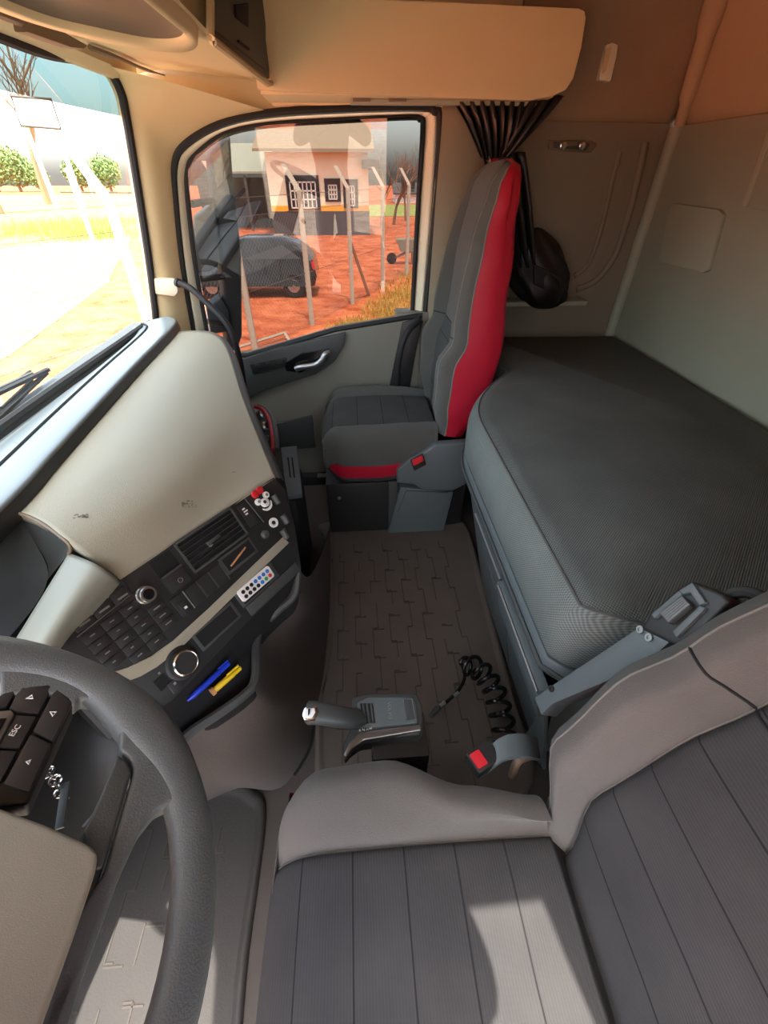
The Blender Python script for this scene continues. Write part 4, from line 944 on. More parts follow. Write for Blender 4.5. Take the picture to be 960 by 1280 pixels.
# ================================================================== SMALL THINGS ON THE WALLS
# grab handle on the windshield pillar
gh = root('grab_handle', 'black curved grab handle on the passenger windshield pillar', 'handle', px(210, 355, 'y', 2.03))
mt = P([(192, 346, 2.02), (219, 347, 2.03), (224, 352, 2.03), (225, 364, 2.03), (221, 369, 2.03), (193, 365, 2.02)], 'y'); prism('handle_mount', mt, (0, -.03, 0), 'cream', gh, .006)
gp = P([(221, 353, 1.985), (234, 358, 1.96), (246, 367, 1.94), (262, 382, 1.92), (277, 397, 1.90), (288, 413, 1.89), (296, 435, 1.88), (302, 462, 1.87), (306, 490, 1.87)], 'y')
tube('handle_bar', cat(gp, 5), .0125, 'rubber_black', gh, 12); lathe('collar', [(.017, 0), (.017, .012)], gp[0], gp[1]-gp[0], 'plastic_black', gh, 14)
# coat hook
ch = root('coat_hook', 'cream plastic coat hook on the brown side lining', 'hook', px(765, 78, 'y', YP-.04))
hk = [px(a, b, 'y', YP-.055) for a, b in ((758, 56), (766, 53), (773, 56), (771, 70), (764, 100), (762, 102), (749, 100), (750, 92))]
prism('hook_body', hk, (0, .03, 0), 'cream', ch, .004); prism('hook_tongue', [px(a, b, 'y', YP-.062) for a, b in ((757, 62), (765, 58), (758, 88), (753, 92))], (0, .01, 0), 'beige', ch, .002)
# reading lamp in the side panel
rl_ = root('reading_lamp', 'small recessed chrome reading lamp on the grey wall above the bunk', 'lamp', px(715, 182, 'y', YP))
prism('lamp_plate', [px(a, b, 'y', YP-.012) for a, b in ((686, 175), (740, 176), (747, 180), (740, 190), (735, 191), (686, 187))], (0, .014, 0), 'taupe', rl_, .003)
prism('lamp_well', [px(a, b, 'y', YP-.014) for a, b in ((692, 177), (736, 178), (738, 181), (733, 188), (692, 185))], (0, .006, 0), 'plastic_dark', rl_, .002)
for a in (703, 727): lathe('lamp_reflector', [(.017, 0), (.012, .010), (.004, .013)], px(a, 182, 'y', YP-.012), (0, -1, -.1), 'chrome', rl_, 16)
prism('lamp_rocker', [px(a, b, 'y', YP-.022) for a, b in ((708, 176), (722, 176), (722, 182), (709, 183))], (0, .01, 0), 'taupe', rl_, .002)

# curtain gathered behind the headrest
cu = root('curtain', 'black shiny curtain gathered behind the passenger headrest', 'curtain', (.55, 2.0, .95))
def drape(name, top, tie, folds, amp, m, seed, nz=14):
    rnd = random.Random(seed); n = folds*6+1; rows = []
    ph = [rnd.uniform(-.6, .6) for _ in range(folds+1)]
    for i in range(nz):
        t = i/(nz-1); row = []
        for k in range(n):
            s_ = k/(n-1); a = top[0].lerp(top[1], s_); b = tie[0].lerp(tie[1], s_); p = a.lerp(b, t**1.15); q = s_*folds*2*math.pi+ph[int(s_*folds)]*t*2
            row.append(p+V((.25*math.cos(q), math.sin(q), 0))*amp*(1-.35*t)+V((0, -.02*math.sin(math.pi*t), -.015*math.sin(math.pi*s_)*t)))
        rows.append(row)
    o = build(name, [p for r_ in rows for p in r_], grid_faces(nz, n), m, cu, sharp=80)
    md = o.modifiers.new('thickness', 'SOLIDIFY'); md.thickness = .002; return o
drape('curtain_gather', [px(566, 128, 'y', 1.985), px(655, 126, 'y', 1.985)], [px(600, 196, 'y', 1.99), px(636, 192, 'y', 1.99)], 7, .020, 'curtain_black', 4)
drape('curtain_gather', [px(655, 124, 'y', 1.98), px(703, 120, 'y', 1.98)], [px(622, 192, 'y', 1.99), px(640, 192, 'y', 1.99)], 3, .016, 'curtain_black', 9)
drape('curtain_fall', [px(600, 190, 'y', 2.0), px(655, 190, 'y', 2.0)], [px(640, 330, 'y', 2.0), px(668, 330, 'y', 2.0)], 4, .020, 'curtain_black', 6)
bag = []; nb, mb_ = 26, 44; rnd = random.Random(3)
bc_ = px(676, 338, 'y', 2.03)
for i in range(nb):
    ph_ = math.pi*(i+.5)/nb
    for k in range(mb_):
        q = 2*math.pi*k/mb_; rr = 1+.13*math.sin(3*q+i*.35)+.08*math.sin(7*q-i*.5)+.05*abs(math.sin(11*q+i*.6))
        zz = math.cos(ph_); sx_ = math.sin(ph_)*(1.0-.35*zz); bag.append(bc_+V((.115*sx_*rr*math.cos(q)+.05*-zz, .055*sx_*rr*math.sin(q), .155*zz)))
build('curtain_bundle', bag, grid_faces(nb, mb_, True)+[tuple(range(mb_)), tuple((nb-1)*mb_+k for k in range(mb_))], 'bag_black', cu)
prism('bundle_flap', [px(a, b, 'y', 1.97) for a, b in ((668, 330), (700, 345), (710, 358), (702, 372), (668, 356))], (0, .02, 0), 'bag_black', cu, .006)

# ================================================================== OUTSIDE
GZ0 = -1.40
def ground_mat(name, a, b, sc, rough=.95):
    m = mat(name, a, rough, spec=.1); t = m.node_tree; bs = t.nodes['Principled BSDF']
    tc = t.nodes.new('ShaderNodeTexCoord'); n = t.nodes.new('ShaderNodeTexNoise'); n.inputs['Scale'].default_value = sc; n.inputs['Detail'].default_value = 10; n.inputs['Roughness'].default_value = .7
    t.links.new(tc.outputs['Object'], n.inputs['Vector']); rp_ = t.nodes.new('ShaderNodeValToRGB'); rp_.color_ramp.elements[0].position = .38; rp_.color_ramp.elements[1].position = .64
    rp_.color_ramp.elements[0].color = a; rp_.color_ramp.elements[1].color = b; t.links.new(n.outputs['Fac'], rp_.inputs[0]); t.links.new(rp_.outputs[0], bs.inputs['Base Color'])
    bp = t.nodes.new('ShaderNodeBump'); bp.inputs['Strength'].default_value = .6; bp.inputs['Distance'].default_value = .05; t.links.new(n.outputs['Fac'], bp.inputs['Height']); t.links.new(bp.outputs['Normal'], bs.inputs['Normal'])
    return m
ground_mat('red_earth', C(158, 72, 42), C(206, 118, 78), 1.6)
ground_mat('pale_road', C(118, 102, 78), C(146, 130, 102), 1.2)
ground_mat('lawn', C(120, 132, 62), C(168, 166, 92), 2.5)
mat('dry_grass', C(186, 150, 70), .9, var=.3, vscale=2); mat('green_grass', C(120, 140, 56), .9, var=.3, vscale=2)
mat('concrete', C(176, 160, 140), .9, var=.12, vscale=9, bump=.5, bscale=60); mat('wire', C(120, 112, 100), .6, metal=.3)
mat('plaster_cream', C(238, 224, 192), .9, var=.06, vscale=2); mat('plaster_dark', C(70, 64, 66), .9, var=.12, vscale=2); mat('stripe_orange', C(236, 168, 52), .85)
mat('roof_dark', C(78, 70, 66), .85, var=.1); mat('window_dark', C(40, 38, 40), .3); mat('frame_white', C(225, 215, 200), .6)
mat('bark', C(128, 100, 78), .95, var=.2); mat('foliage', C(96, 122, 66), .9, var=.3, vscale=3); mat('car_black', C(24, 25, 28), .25, coat=.6); mat('tyre', C(22, 22, 22), .9)
mat('white_wall', C(228, 224, 214), .9, var=.04); mat('mirror_glass', C(170, 180, 184), .05, metal=.9); mat('mirror_shell', C(58, 66, 72), .5)
g = []; n = 61
gv = []
for i in range(n):
    for j in range(n):
        a = -120+240*i/(n-1); b = -60+240*j/(n-1); gv.append((a, b, GZ0))
o = struct(build('ground', gv, grid_faces(n, n), 'red_earth', None))
o = struct(build('road', [(-6.8, 2, GZ0+.01), (-6.8, 9, GZ0+.01), (-8.0, 16, GZ0+.01), (-12.5, 30, GZ0+.01), (-42, 95, GZ0+.01), (-75, 95, GZ0+.01), (-26, 2, GZ0+.01)], [tuple(range(7))], 'pale_road', None, False))
o = struct(build('lawn', [(-18, 24, GZ0+.02), (-13.0, 31, GZ0+.02), (-15, 42, GZ0+.02), (-36, 90, GZ0+.02), (-70, 90, GZ0+.02), (-34, 24, GZ0+.02)], [tuple(range(6))], 'lawn', None, False))
o = struct(build('lawn', [(1.2, 44, GZ0+.02), (9, 44, GZ0+.02), (14, 62, GZ0+.02), (1.5, 62, GZ0+.02)], [(0, 1, 2, 3)], 'lawn', None, False))
def tufts(name, label, region, n, h, m, seed):
    rnd = random.Random(seed); geos = []
    for k in range(n):
        x, y = region(rnd); a = rnd.uniform(0, 6.28); w = rnd.uniform(.008, .018); hh = h*rnd.uniform(.4, 1.2); dx, dy = math.cos(a)*w, math.sin(a)*w; lx, ly = rnd.uniform(-.5, .5)*hh, rnd.uniform(-.5, .5)*hh
        geos.append(([V((x-dx, y-dy, GZ0)), V((x+dx, y+dy, GZ0)), V((x+lx, y+ly, GZ0+hh))], [(0, 1, 2)]))
    return tag(multi(name, geos, m, None, False), label, 'grass', kind='stuff')
def gauss(cs):
    def f(r_):
        c = r_.choice(cs); return r_.gauss(c[0], c[2]), r_.gauss(c[1], c[3])
    return f
tufts('dry_grass', 'dry yellow grass at the foot of the fence posts', gauss([(.9, 11.6, .35, .8), (1.6, 13.4, .4, .9), (2.4, 16.0, .4, .9), (.1, 10.4, .3, .3)]), 5200, .16, 'dry_grass', 1)
tufts('lawn_grass', 'pale green grass strip beyond the road outside the windshield', gauss([(-14.5, 30, 1.2, 1.2), (-18, 32, 2, 2), (-17, 38, 2, 3), (-21, 36, 2, 3)]), 5000, .5, 'green_grass', 2)

# chain-link fence that runs past the front of the truck
FD = V((1, 2.1, 0)).normalized()
def fp_(y): return V(((y-12.8)/2.1, y, 0))
fe = root('chain_link_fence', 'chain link fence on concrete posts outside the cab', 'fence', fp_(12.8)+V((0, 0, GZ0)))
fy = [12.8+2.05*k for k in range(-6, 5)]
for y in fy:
    c = fp_(y); w = .055; topz = 1.15
    v = []
    for z, o_, s_ in ((GZ0, 0, 1), (topz, 0, .9), (topz+.42, .30, .8)):
        q = V((FD.y, -FD.x, 0))*-o_
        for a, b in ((-1, -1), (1, -1), (1, 1), (-1, 1)): v.append(c+q+V((a*w*s_, b*w*s_, z)))
    build('post', v, grid_faces(3, 4, True)+[(0, 1, 2, 3), (8, 9, 10, 11)], 'concrete', fe, False)
c = fp_(12.8); bq = c+FD*1.15
v = []
for p, s_ in ((c+V((0, 0, .1)), .04), (bq+V((0, 0, GZ0)), .045)):
    for a, b in ((-1, -1), (1, -1), (1, 1), (-1, 1)): v.append(p+V((a*s_, b*s_, 0)))
build('brace', v, grid_faces(2, 4, True)+[(0, 1, 2, 3), (4, 5, 6, 7)], 'concrete', fe, False)
def thin(a, b, r=.0018):
    d = (b-a).normalized(); s_ = d.cross(V((FD.y, -FD.x, 0))).normalized(); t_ = d.cross(s_); vv = []
    for p in (a, b):
        for k in range(3): q = 2.094*k; vv.append(p+s_*r*math.cos(q)+t_*r*math.sin(q))
    return vv, [(0, 1, 4, 3), (1, 2, 5, 4), (2, 0, 3, 5)]
geos = []; A = fp_(fy[0]); Lf = (fp_(fy[-1])-A).length; z0, z1 = GZ0+.06, .84; hgt = z1-z0; k = -hgt
while k < Lf:
    for sgn in (1, -1):
        a0, a1 = (k, k+hgt) if sgn > 0 else (k+hgt, k); za, zb = z0, z1
        lo, hi = min(a0, a1), max(a0, a1)
        if hi <= 0 or lo >= Lf: continue
        geos.append(thin(A+FD*a0+V((0, 0, za)), A+FD*a1+V((0, 0, zb))))
    k += .10
for z in (z0, -.3, z1, 1.1): geos.append(thin(A+V((0, 0, z)), A+FD*Lf+V((0, 0, z)), .005))
wm = multi('wire_mesh', geos, 'wire', fe, False); wm['kind'] = 'stuff'
# low gate frame leaning by the fence
gt = root('gate_frame', 'thin wooden gate frame lying by the fence below the window', 'gate', px(330, 428, 'z', GZ0))
for a, b in (((292, 436), (356, 416)), ((300, 448), (362, 426)), ((356, 416), (362, 426))):
    p, q = px(*a, 'z', GZ0+.12), px(*b, 'z', GZ0+.12); tube('rail', [p, q], .03, 'concrete', gt, 4)

# the house across the yard
YB = 30.0
def bp_(x, y, yy=YB): return px(x, y, 'y', yy)
hs = root('house', 'cream house with dark lower wall and orange stripe across the yard', 'building', (-1.8, YB, GZ0))
xl, xr = bp_(338, 250).x, bp_(461, 250).x; zt = bp_(400, 190).z; zo, zd = bp_(400, 257).z, bp_(400, 264).z
box('upper_wall', (xl, YB, zo), (xr, YB+7, zt), 'plaster_cream', hs, 0); box('orange_stripe', (xl-.01, YB-.02, zd), (xr+.01, YB+7, zo), 'stripe_orange', hs, 0)
box('lower_wall', (xl-.02, YB-.03, GZ0), (xr+.02, YB+7, zd), 'plaster_dark', hs, 0)
prism('roof', [V((xl-.5, YB-.7, zt)), V((xr+.3, YB-.7, zt)), V((xr+.3, YB+3.5, zt+1.3)), V((xl-.5, YB+3.5, zt+1.3))], (0, 0, .12), 'lining_brown', hs, 0)
box('roof_slab', (bp_(452, 205).x, YB-1.0, bp_(455, 211).z), (bp_(473, 205).x, YB+5, bp_(455, 200).z), 'roof_dark', hs, 0)
for a, b, c_, d in ((361, 219, 398, 263), (407, 223, 425, 252), (430, 224, 447, 260)):
    p, q = bp_(a, d), bp_(c_, b); w = box('window', (p.x, YB-.08, p.z), (q.x, YB+.05, q.z), 'window_dark', hs, .0)
    for k in range(7):
        x = lerp(p.x+.22, q.x-.22, k/6)
        if (k in (0, 2, 4, 6)) or a < 370: box('window_bar', (x-.03, YB-.12, p.z+.12), (x+.03, YB-.08, q.z-.28), 'frame_white', w, 0)
    for k in range(4): z = lerp(p.z+.12, q.z-.3, k/3); box('window_bar', (p.x+.2, YB-.12, z-.03), (q.x-.2, YB-.08, z+.03), 'frame_white', w, 0)
sh = root('shed', 'dark open shed with grey roof left of the house', 'building', (-6.3, 33, GZ0))
p, q = px(283, 262, 'y', 33), px(338, 222, 'y', 33)
box('back_wall', (p.x-2, 35, GZ0), (q.x, 35.2, q.z), 'plaster_dark', sh, 0); box('side_wall', (q.x-.1, 33, GZ0), (q.x+.1, 35.2, q.z), 'plaster_dark', sh, 0)
prism('roof', [px(278, 217, 'y', 32.6), px(340, 217, 'y', 32.6), V((q.x, 36, q.z+1.6)), V((p.x, 36, q.z+1.6))], (0, 0, .1), 'wall_grey', sh, 0)
for k in range(3): x = lerp(p.x, q.x, k/2); box('post', (x-.07, 32.7, GZ0), (x+.07, 32.84, q.z+.1), 'roof_dark', sh, 0)
fh = root('far_house', 'pale house far behind the bare trees on the right', 'building', (8.5, 66, GZ0))
p, q = px(494, 262, 'y', 66), px(530, 243, 'y', 66); box('wall', (p.x, 66, GZ0), (q.x, 70, q.z), 'white_wall', fh, 0)
prism('roof', [V((p.x-.3, 65.7, q.z)), V((q.x+.3, 65.7, q.z)), V((q.x+.3, 68, q.z+1.0)), V((p.x-.3, 68, q.z+1.0))], (0, 0, .15), 'roof_dark', fh, 0)
for k in range(3):
    x = lerp(p.x, q.x, .2+.3*k); box('window', (x, 65.9, .0), (x+.6, 66.05, .9), 'window_dark', fh, 0)

def bare_tree(label, base, h, seed, lean=(0, 0), group=None, m='bark', levels=5, spread=.75, leafy=False):
    rnd = random.Random(seed); t = root('bare_tree', label, 'tree', base, group); tg, bg = [], []
    def grow(p, d, L, r, lv):
        pts = [p]; dd = d
        for k in range(3):
            dd = (dd+V((rnd.uniform(-.14, .14), rnd.uniform(-.14, .14), .03))).normalized(); pts.append(pts[-1]+dd*L/3)
        (tg if lv == 0 else bg).append(tube_geo(pts, [r, r*.88, r*.76, r*.62], 5 if lv < 3 else 3, cap=False))
        if lv < levels:
            for k in range(3 if lv < 3 else 2):
                a = rnd.uniform(0, 6.28); s_ = spread*rnd.uniform(.5, 1.1); nd = (dd+V((math.cos(a)*s_, math.sin(a)*s_, rnd.uniform(0, .35)))).normalized()
                grow(pts[rnd.choice((2, 3, 3))], nd, L*rnd.uniform(.6, .82), r*.58, lv+1)
    grow(V(base), V((lean[0], lean[1], 1)).normalized(), h*.30, h*.022, 0)
    multi('trunk', tg, m, t); multi('branches', bg, m, t); return t
TG = 'bare trees beyond the yard'
bare_tree('nearest bare brown tree right of the house', px(477, 285, 'z', GZ0), 4.6, 11, group=TG)
bare_tree('bare brown tree behind the concrete posts', px(492, 281, 'z', GZ0), 5.4, 15, group=TG)
bare_tree('small bare tree at the right edge of the door window', px(507, 276, 'z', GZ0), 4.6, 21, group=TG)
bare_tree('tall bare tree seen high in the windshield', px(62, 256, 'z', GZ0), 19, 33, group=TG)
bare_tree('thin bare tree at the left edge of the windshield', px(4, 268, 'z', GZ0), 10, 37, group=TG)

# things seen through the windshield
bb2 = root('billboard', 'white billboard on two posts seen through the windshield', 'sign', px(45, 262, 'z', GZ0))
BYy = px(45, 262, 'z', GZ0).y
q4 = [px(a, b, 'y', BYy) for a, b in ((14, 120), (64, 124), (76, 161), (26, 157))]
prism('board', q4, (0, .15, 0), 'white_wall', bb2, 0); tube('board_frame', q4, .10, 'plaster_dark', bb2, 4, True)
for a, b in ((30, 157), (68, 160)):
    p = px(a, b, 'y', BYy); tube('post', [V((p.x, p.y+.2, GZ0)), V((p.x, p.y+.2, p.z))], .22, 'white_wall', bb2, 8)
for lab, a, b, tz in (('slim white lamp post beyond the road, left of the guard rail', 62, 250, 155), ('slim white post nearest the windshield pillar', 116, 245, 175), ('thick pale pole just beyond the chain link fence', 135, 352, 215)):
    p = px(a, b, 'z', GZ0); q = px(a-8 if b > 300 else a, tz, 'y', p.y); po = root('pole', lab, 'pole', p)
    tube('shaft', [p, V((p.x, p.y, q.z))], .09 if b < 300 else .07, 'white_wall', po, 8); lathe('cap', [(.12, 0), (.12, .06), (.02, .1)], V((p.x, p.y, q.z)), (0, 0, 1), 'white_wall', po, 8)
gr = root('guard_rail', 'long low guard rail beyond the road seen through the windshield', 'rail', px(130, 250, 'z', GZ0))
a, b = px(80, 252, 'z', GZ0), px(175, 253, 'z', GZ0)
for z in (.55, 1.0): tube('rail', [a+V((0, 0, z)), b+V((0, 0, z))], .09, 'roof_dark' if z > .6 else 'concrete', gr, 6)
for k in range(8): p = a.lerp(b, k/7); tube('post', [p, p+V((0, 0, 1.05))], .06, 'concrete', gr, 6)
def leafy(label, base, r, seed):
    rnd = random.Random(seed); t = root('leafy_tree', label, 'tree', base, 'leafy trees on the horizon'); geos = []
    for k in range(1500):
        d = V((rnd.gauss(0, 1), rnd.gauss(0, 1), rnd.gauss(0, .8))).normalized()*r*rnd.uniform(.5, 1); p = V(base)+V((0, 0, r*1.2))+d
        a = V((rnd.uniform(-1, 1), rnd.uniform(-1, 1), rnd.uniform(-1, 1))).normalized()*r*.09; b = a.orthogonal().normalized()*r*.06; geos.append(([p-a, p+b, p+a, p-b], [(0, 1, 2, 3)]))
    multi('crown', geos, 'foliage', t, False); tube('trunk', [V(base), V(base)+V((0, 0, r*1.2))], r*.1, 'bark', t, 6)
for k, (a, r_, lab) in enumerate(((0, 2.6, 'leafy green tree at the far left of the horizon'), (27, 3.4, 'largest leafy green tree on the horizon'), (54, 2.2, 'leafy tree right of the largest one on the horizon'), (104, 2.6, 'leafy tree above the guard rail, left one'), (140, 2.8, 'leafy tree above the guard rail, right one'))):
    leafy(lab, px(a, 240, 'z', GZ0), r_, 40+k)

# parked dark car beyond the fence
cr = root('parked_car', 'black parked car beyond the fence, partly behind the side mirror', 'car', (-2.9, 14.2, GZ0))
cx0, cx1, cy0, cy1 = -4.7, -1.0, 13.6, 15.1
prof = [(-4.7, .35), (-4.72, .70), (-4.5, .86), (-3.75, .95), (-3.25, 1.38), (-2.9, 1.46), (-1.9, 1.46), (-1.35, 1.30), (-1.05, .95), (-.98, .55), (-1.05, .32)]
rings = []
for yy, s_, dz in ((cy0, .93, -.02), (cy0+.06, 1, 0), (cy1-.06, 1, 0), (cy1, .93, -.02)):
    rings.append([V(((x+2.85)*s_-2.85, yy+(.22 if z > 1.0 and yy < 14 else (-.22 if z > 1.0 else 0)), GZ0+z+dz)) for x, z in prof])
build('body', [p for r_ in rings for p in r_], grid_faces(4, len(prof), True)+[tuple(range(len(prof))), tuple(3*len(prof)+k for k in range(len(prof)))], 'car_black', cr, sharp=30)
prism('side_window', [V((x, cy0+.04+.22*(z-.95)/.5, GZ0+z)) for x, z in ((-3.6, .98), (-3.2, 1.36), (-1.95, 1.38), (-1.45, 1.25), (-1.3, .98))], (0, .02, 0), 'window_dark', cr, 0)
for x in (-3.95, -1.65):
    for y in (cy0+.02, cy1-.20):
        w = lathe('wheel', [(.20, 0), (.29, .0), (.31, .03), (.31, .15), (.29, .18)], V((x, y, GZ0+.31)), (0, 1, 0), 'tyre', cr, 20); lathe('hub', [(.17, -.01), (.17, .01), (.04, -.02)], V((x, y, GZ0+.31)), (0, 1, 0), 'satin_metal', w, 14)
prism('tail_light', [V((-1.06, cy0+.03, GZ0+.72)), V((-1.0, cy0+.03, GZ0+.72)), V((-1.04, cy0+.03, GZ0+.92)), V((-1.12, cy0+.03, GZ0+.92))], (0, .1, 0), 'red_plastic', cr, 0)
# wheelbarrow
wb = root('wheelbarrow', 'grey wheelbarrow standing on the red earth behind the fence posts', 'wheelbarrow', px(505, 330, 'z', GZ0)); o_ = px(505, 330, 'z', GZ0)
tv = [o_+V(p) for p in ((-.35, -.3, .85), (.45, -.3, .85), (.45, .3, .85), (-.35, .3, .85), (-.15, -.2, .45), (.25, -.2, .45), (.25, .2, .45), (-.15, .2, .45))]
build('tray', tv, [(0, 1, 5, 4), (1, 2, 6, 5), (2, 3, 7, 6), (3, 0, 4, 7), (4, 5, 6, 7)], 'wall_grey', wb, False)
for s_ in (-.22, .22):
    tube('handle', [o_+V((-.45, 0, .2)), o_+V((.2, s_, .44)), o_+V((.85, s_, .62))], .025, 'wire', wb, 6); tube('leg', [o_+V((.3, s_, .45)), o_+V((.35, s_, 0))], .022, 'wire', wb, 6)
lathe('wheel', [(.10, -.04), (.19, -.04), (.20, 0), (.19, .04), (.10, .04)], o_+V((-.5, 0, .2)), (0, 1, 0), 'tyre', wb, 16)

# side mirrors on the passenger side
sm = root('side_mirror', 'tall dark side mirror housing outside the passenger window', 'mirror', (-.7, 2.5, .8))
YM = 2.50
prism('main_housing', [px(a, b, 'y', YM) for a, b in ((262, 192), (274, 178), (288, 168), (291, 215), (297, 265), (302, 320), (303, 420), (296, 440), (284, 436), (277, 330), (272, 280), (266, 240))], (-.06, .16, 0), 'mirror_shell', sm, .015, 3)
prism('mirror_glass', [px(a, b, 'y', YM-.004) for a, b in ((266, 196), (285, 176), (288, 216), (271, 236))], (-.002, .004, 0), 'mirror_glass', sm, 0)
prism('lower_cover', [px(a, b, 'y', YM-.02) for a, b in ((243, 272), (264, 255), (272, 290), (273, 332), (262, 340), (244, 342))], (-.04, .12, 0), 'plastic_bluegrey', sm, .010, 3)
prism('wide_angle_housing', [px(a, b, 'y', YM-.02) for a, b in ((258, 385), (276, 372), (286, 390), (286, 415), (262, 418))], (-.04, .12, 0), 'mirror_shell', sm, .010, 3)
for a, b in (((240, 255), (268, 250)), ((240, 350), (285, 345)), ((244, 400), (285, 405))): tube('mirror_arm', [px(*a, 'y', 2.25), px(*b, 'y', YM+.05)], .014, 'rubber_black', sm, 8)

# wipers at the foot of the windshield
for lab, arm_, bl in (('upper windshield wiper with dark blade', ((-40, 505), (0, 488), (22, 475), (38, 464)), ((-20, 500), (60, 462))), ('lower windshield wiper arm beside the hose loop', ((-40, 545), (0, 514), (30, 490), (48, 478)), ((-10, 530), (58, 466)))):
    wi = root('windshield_wiper', lab, 'wiper', px(arm_[1][0], arm_[1][1], 'x', -1.02), 'windshield wipers')
    tube('arm', cat([px(a, b, 'x', -1.03) for a, b in arm_], 4), [.006]*4+[.005]*9, 'rubber_black', wi, 6)
    p, q = px(*bl[0], 'x', -1.01), px(*bl[1], 'x', -1.01); tube('blade', [p, q], .008, 'rubber_black', wi, 6); tube('blade_spine', [p.lerp(q, .2)+V((-.012, 0, .006)), p.lerp(q, .8)+V((-.012, 0, .006))], .005, 'plastic_dark', wi, 6)
wh = root('washer_hose', 'thin black washer hose loop at the windshield corner', 'hose', px(4, 515, 'x', -1.02))
tube('hose', cat([px(a, b, 'x', -1.02) for a, b in ((-8, 512), (2, 510), (9, 516), (9, 526), (2, 535), (-10, 540))], 5), .004, 'rubber_black', wh, 6)

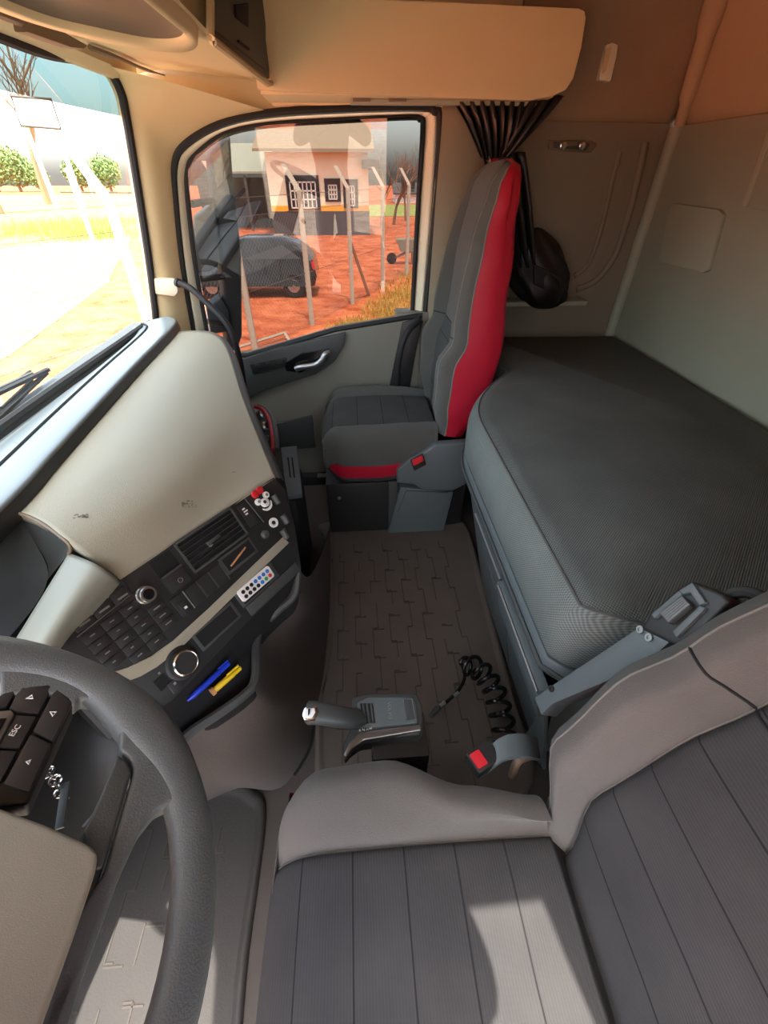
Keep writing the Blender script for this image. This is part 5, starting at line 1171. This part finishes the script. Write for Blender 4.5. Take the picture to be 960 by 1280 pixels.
# ================================================================== THE PHOTOGRAPHER, seen only as a reflection in the far window
struct(build('added_gravel_yard', [(-4.9, -25, GZ0+.015), (14, -25, GZ0+.015), (14, 7.2, GZ0+.015), (-1.5, 7.2, GZ0+.015), (-4.9, 2.6, GZ0+.015)], [(0, 1, 2, 3, 4)], ground_mat('gravel', C(150, 132, 112), C(182, 166, 146), 3.0), None, False))  # unseen pale gravel, added to cut the red bounce light into the cab
cs = root('cab_step', 'dark metal entry step below the open driver door', 'step', (-.15, -.5, -.10))
box('tread_plate', (-.50, -.64, -.10), (.22, -.32, -.07), 'plastic_dark', cs, .008); box('step_bracket', (-.50, -.62, -.30), (-.44, -.32, -.10), 'plastic_dark', cs, .006); box('step_bracket', (.16, -.62, -.30), (.22, -.32, -.10), 'plastic_dark', cs, .006)
def person():
    J = [('pelvis', (-.13, -.50, .80), .15), ('waist', (-.13, -.45, .98), .135), ('chest', (-.13, -.29, 1.16), .165), ('yoke', (-.13, -.205, 1.32), .12), ('neck', (-.13, -.22, 1.39), .052), ('jaw', (-.125, -.165, 1.45), .062), ('head', (-.125, -.155, 1.535), .088), ('crown', (-.125, -.165, 1.595), .06)]
    E_ = [(i, i+1) for i in range(7)]
    def limb(start, pts):
        p = start
        for co, r in pts: J.append(('', co, r)); E_.append((p, len(J)-1)); p = len(J)-1
        return p
    hands = []
    for s in (-1, 1):
        limb(0, [((-.13+s*.09, -.50, .74), .105), ((-.13+s*.10, -.48, .50), .085), ((-.13+s*.105, -.46, .33), .062), ((-.13+s*.11, -.49, .18), .058), ((-.13+s*.11, -.50, .0), .042), ((-.13+s*.12, -.43, -.035), .034), ((-.13+s*.125, -.36, -.045), .026)])
        w = limb(3, [((-.13+s*.15, -.205, 1.335), .082), ((-.12+s*.23, -.21, 1.27), .066), ((-.10+s*.28, -.205, 1.20), .052), ((-.06+s*.215, -.165, 1.27), .050), ((-.02+s*.115, -.105, 1.325), .030), ((-.01+s*.095, -.085, 1.36), .034)])
        hands.append(w)
        palm = V(J[w][1])
        for k in range(4):           # four fingers curl round the phone's edge
            z = .036-.020*k; limb(w, [(tuple(palm+V((-s*.002, .028, z))), .0095), (tuple(palm+V((-s*.018, .046, z+.004))), .0088), (tuple(palm+V((-s*.040, .040-.004*k, z+.006))), .0078)])
        limb(w, [(tuple(palm+V((-s*.012, -.018, .022))), .012), (tuple(palm+V((-s*.034, -.026, .036))), .0098), (tuple(palm+V((-s*.052, -.020, .044))), .0085)])
    me = bpy.data.meshes.new('body'); base = V((-.13, -.50, -.07)); me.from_pydata([tuple(V(c)-base) for _, c, _ in J], E_, [])
    o = bpy.data.objects.new('tmp', me); COL.objects.link(o); md = o.modifiers.new('s', 'SKIN'); md.use_smooth_shade = True
    for i, sv in enumerate(me.skin_vertices[0].data): sv.radius = (J[i][2]*1.0, J[i][2]*(1.0 if i not in (0, 1, 2, 3) else .78)); sv.use_root = (i == 0)
    o.modifiers.new('d', 'SUBSURF').levels = 2
    dg = bpy.context.evaluated_depsgraph_get(); dg.update(); m2 = bpy.data.meshes.new_from_object(o.evaluated_get(dg)); bpy.data.objects.remove(o)
    r_ = root('person', 'person in red shirt and light trousers taking the picture at the driver door', 'person', base)
    m2.materials.clear()
    for n_ in ('skin', 'shirt_red', 'trousers', 'tyre'): m2.materials.append(MAT[n_])
    for p in m2.polygons:
        c = p.center+base; k = 1
        if c.z < .88: k = 2
        if c.z < -.005: k = 3
        if (c.z > 1.385 and abs(c.x+.13) < .12) or (c.y > -.15 and c.z < 1.5 and c.z > 1.1): k = 0
        p.material_index = k; p.use_smooth = True
    b = bpy.data.objects.new('body', m2); COL.objects.link(b); b.parent = r_
    hc = V((-.125, -.165, 1.545)); hv = []
    for i in range(9):
        a = math.pi*.56*i/8
        for k in range(18):
            q = 2*math.pi*k/18; cut = 1-.35*max(0, math.sin(q))*(i/8)
            hv.append(hc+V((.086*math.sin(a*cut)*math.cos(q), .098*math.sin(a*cut)*math.sin(q)-.006, .088*math.cos(a*cut)+.012)))
    build('hair', hv, grid_faces(9, 18, True)+[tuple(range(18))], 'hair', r_)
    for s in (-1, 1): build('ear', [hc+V((s*.082, .0, -.01))+V((s*.012*math.cos(k), .012*math.cos(k*1.0), .026*math.sin(k))) for k in [2*math.pi*j/8 for j in range(8)]]+[hc+V((s*.074, 0, -.01))], [(k, (k+1) % 8, 8) for k in range(8)], 'skin', r_)
    fy_ = -.142
    for s in (-1, 1): lathe('eye', [(.010, 0), (.007, .004), (.002, .006)], (-.125+s*.030, -.080, 1.538), (0, 1, 0), 'mark_white', r_, 10)
    prism('nose', [V((-.137, -.076, 1.502)), V((-.113, -.076, 1.502)), V((-.125, -.076, 1.545))], (0, .018, -.004), 'skin', r_, .003)
    prism('mouth', [V((-.148, -.085, 1.477)), V((-.102, -.085, 1.477)), V((-.106, -.085, 1.468)), V((-.144, -.085, 1.468))], (0, .006, 0), 'red_leather', r_, .001)
person()
# the phone is held just behind the viewpoint, facing the cab
pz = frame(_c-_f*.030, _r, _u)
pho = root('smartphone', 'dark smartphone held in both hands by the person at the driver door', 'phone', _c-_f*.030)
box('phone_body', (-.072, -.036, -.004), (.072, .036, .004), 'gloss_black', pho, .003, 2, pz); box('phone_screen', (-.068, -.033, -.0006), (.068, .033, .0006), 'window_dark', pho, 0, 2, pz @ Matrix.Translation((0, 0, .0045)))
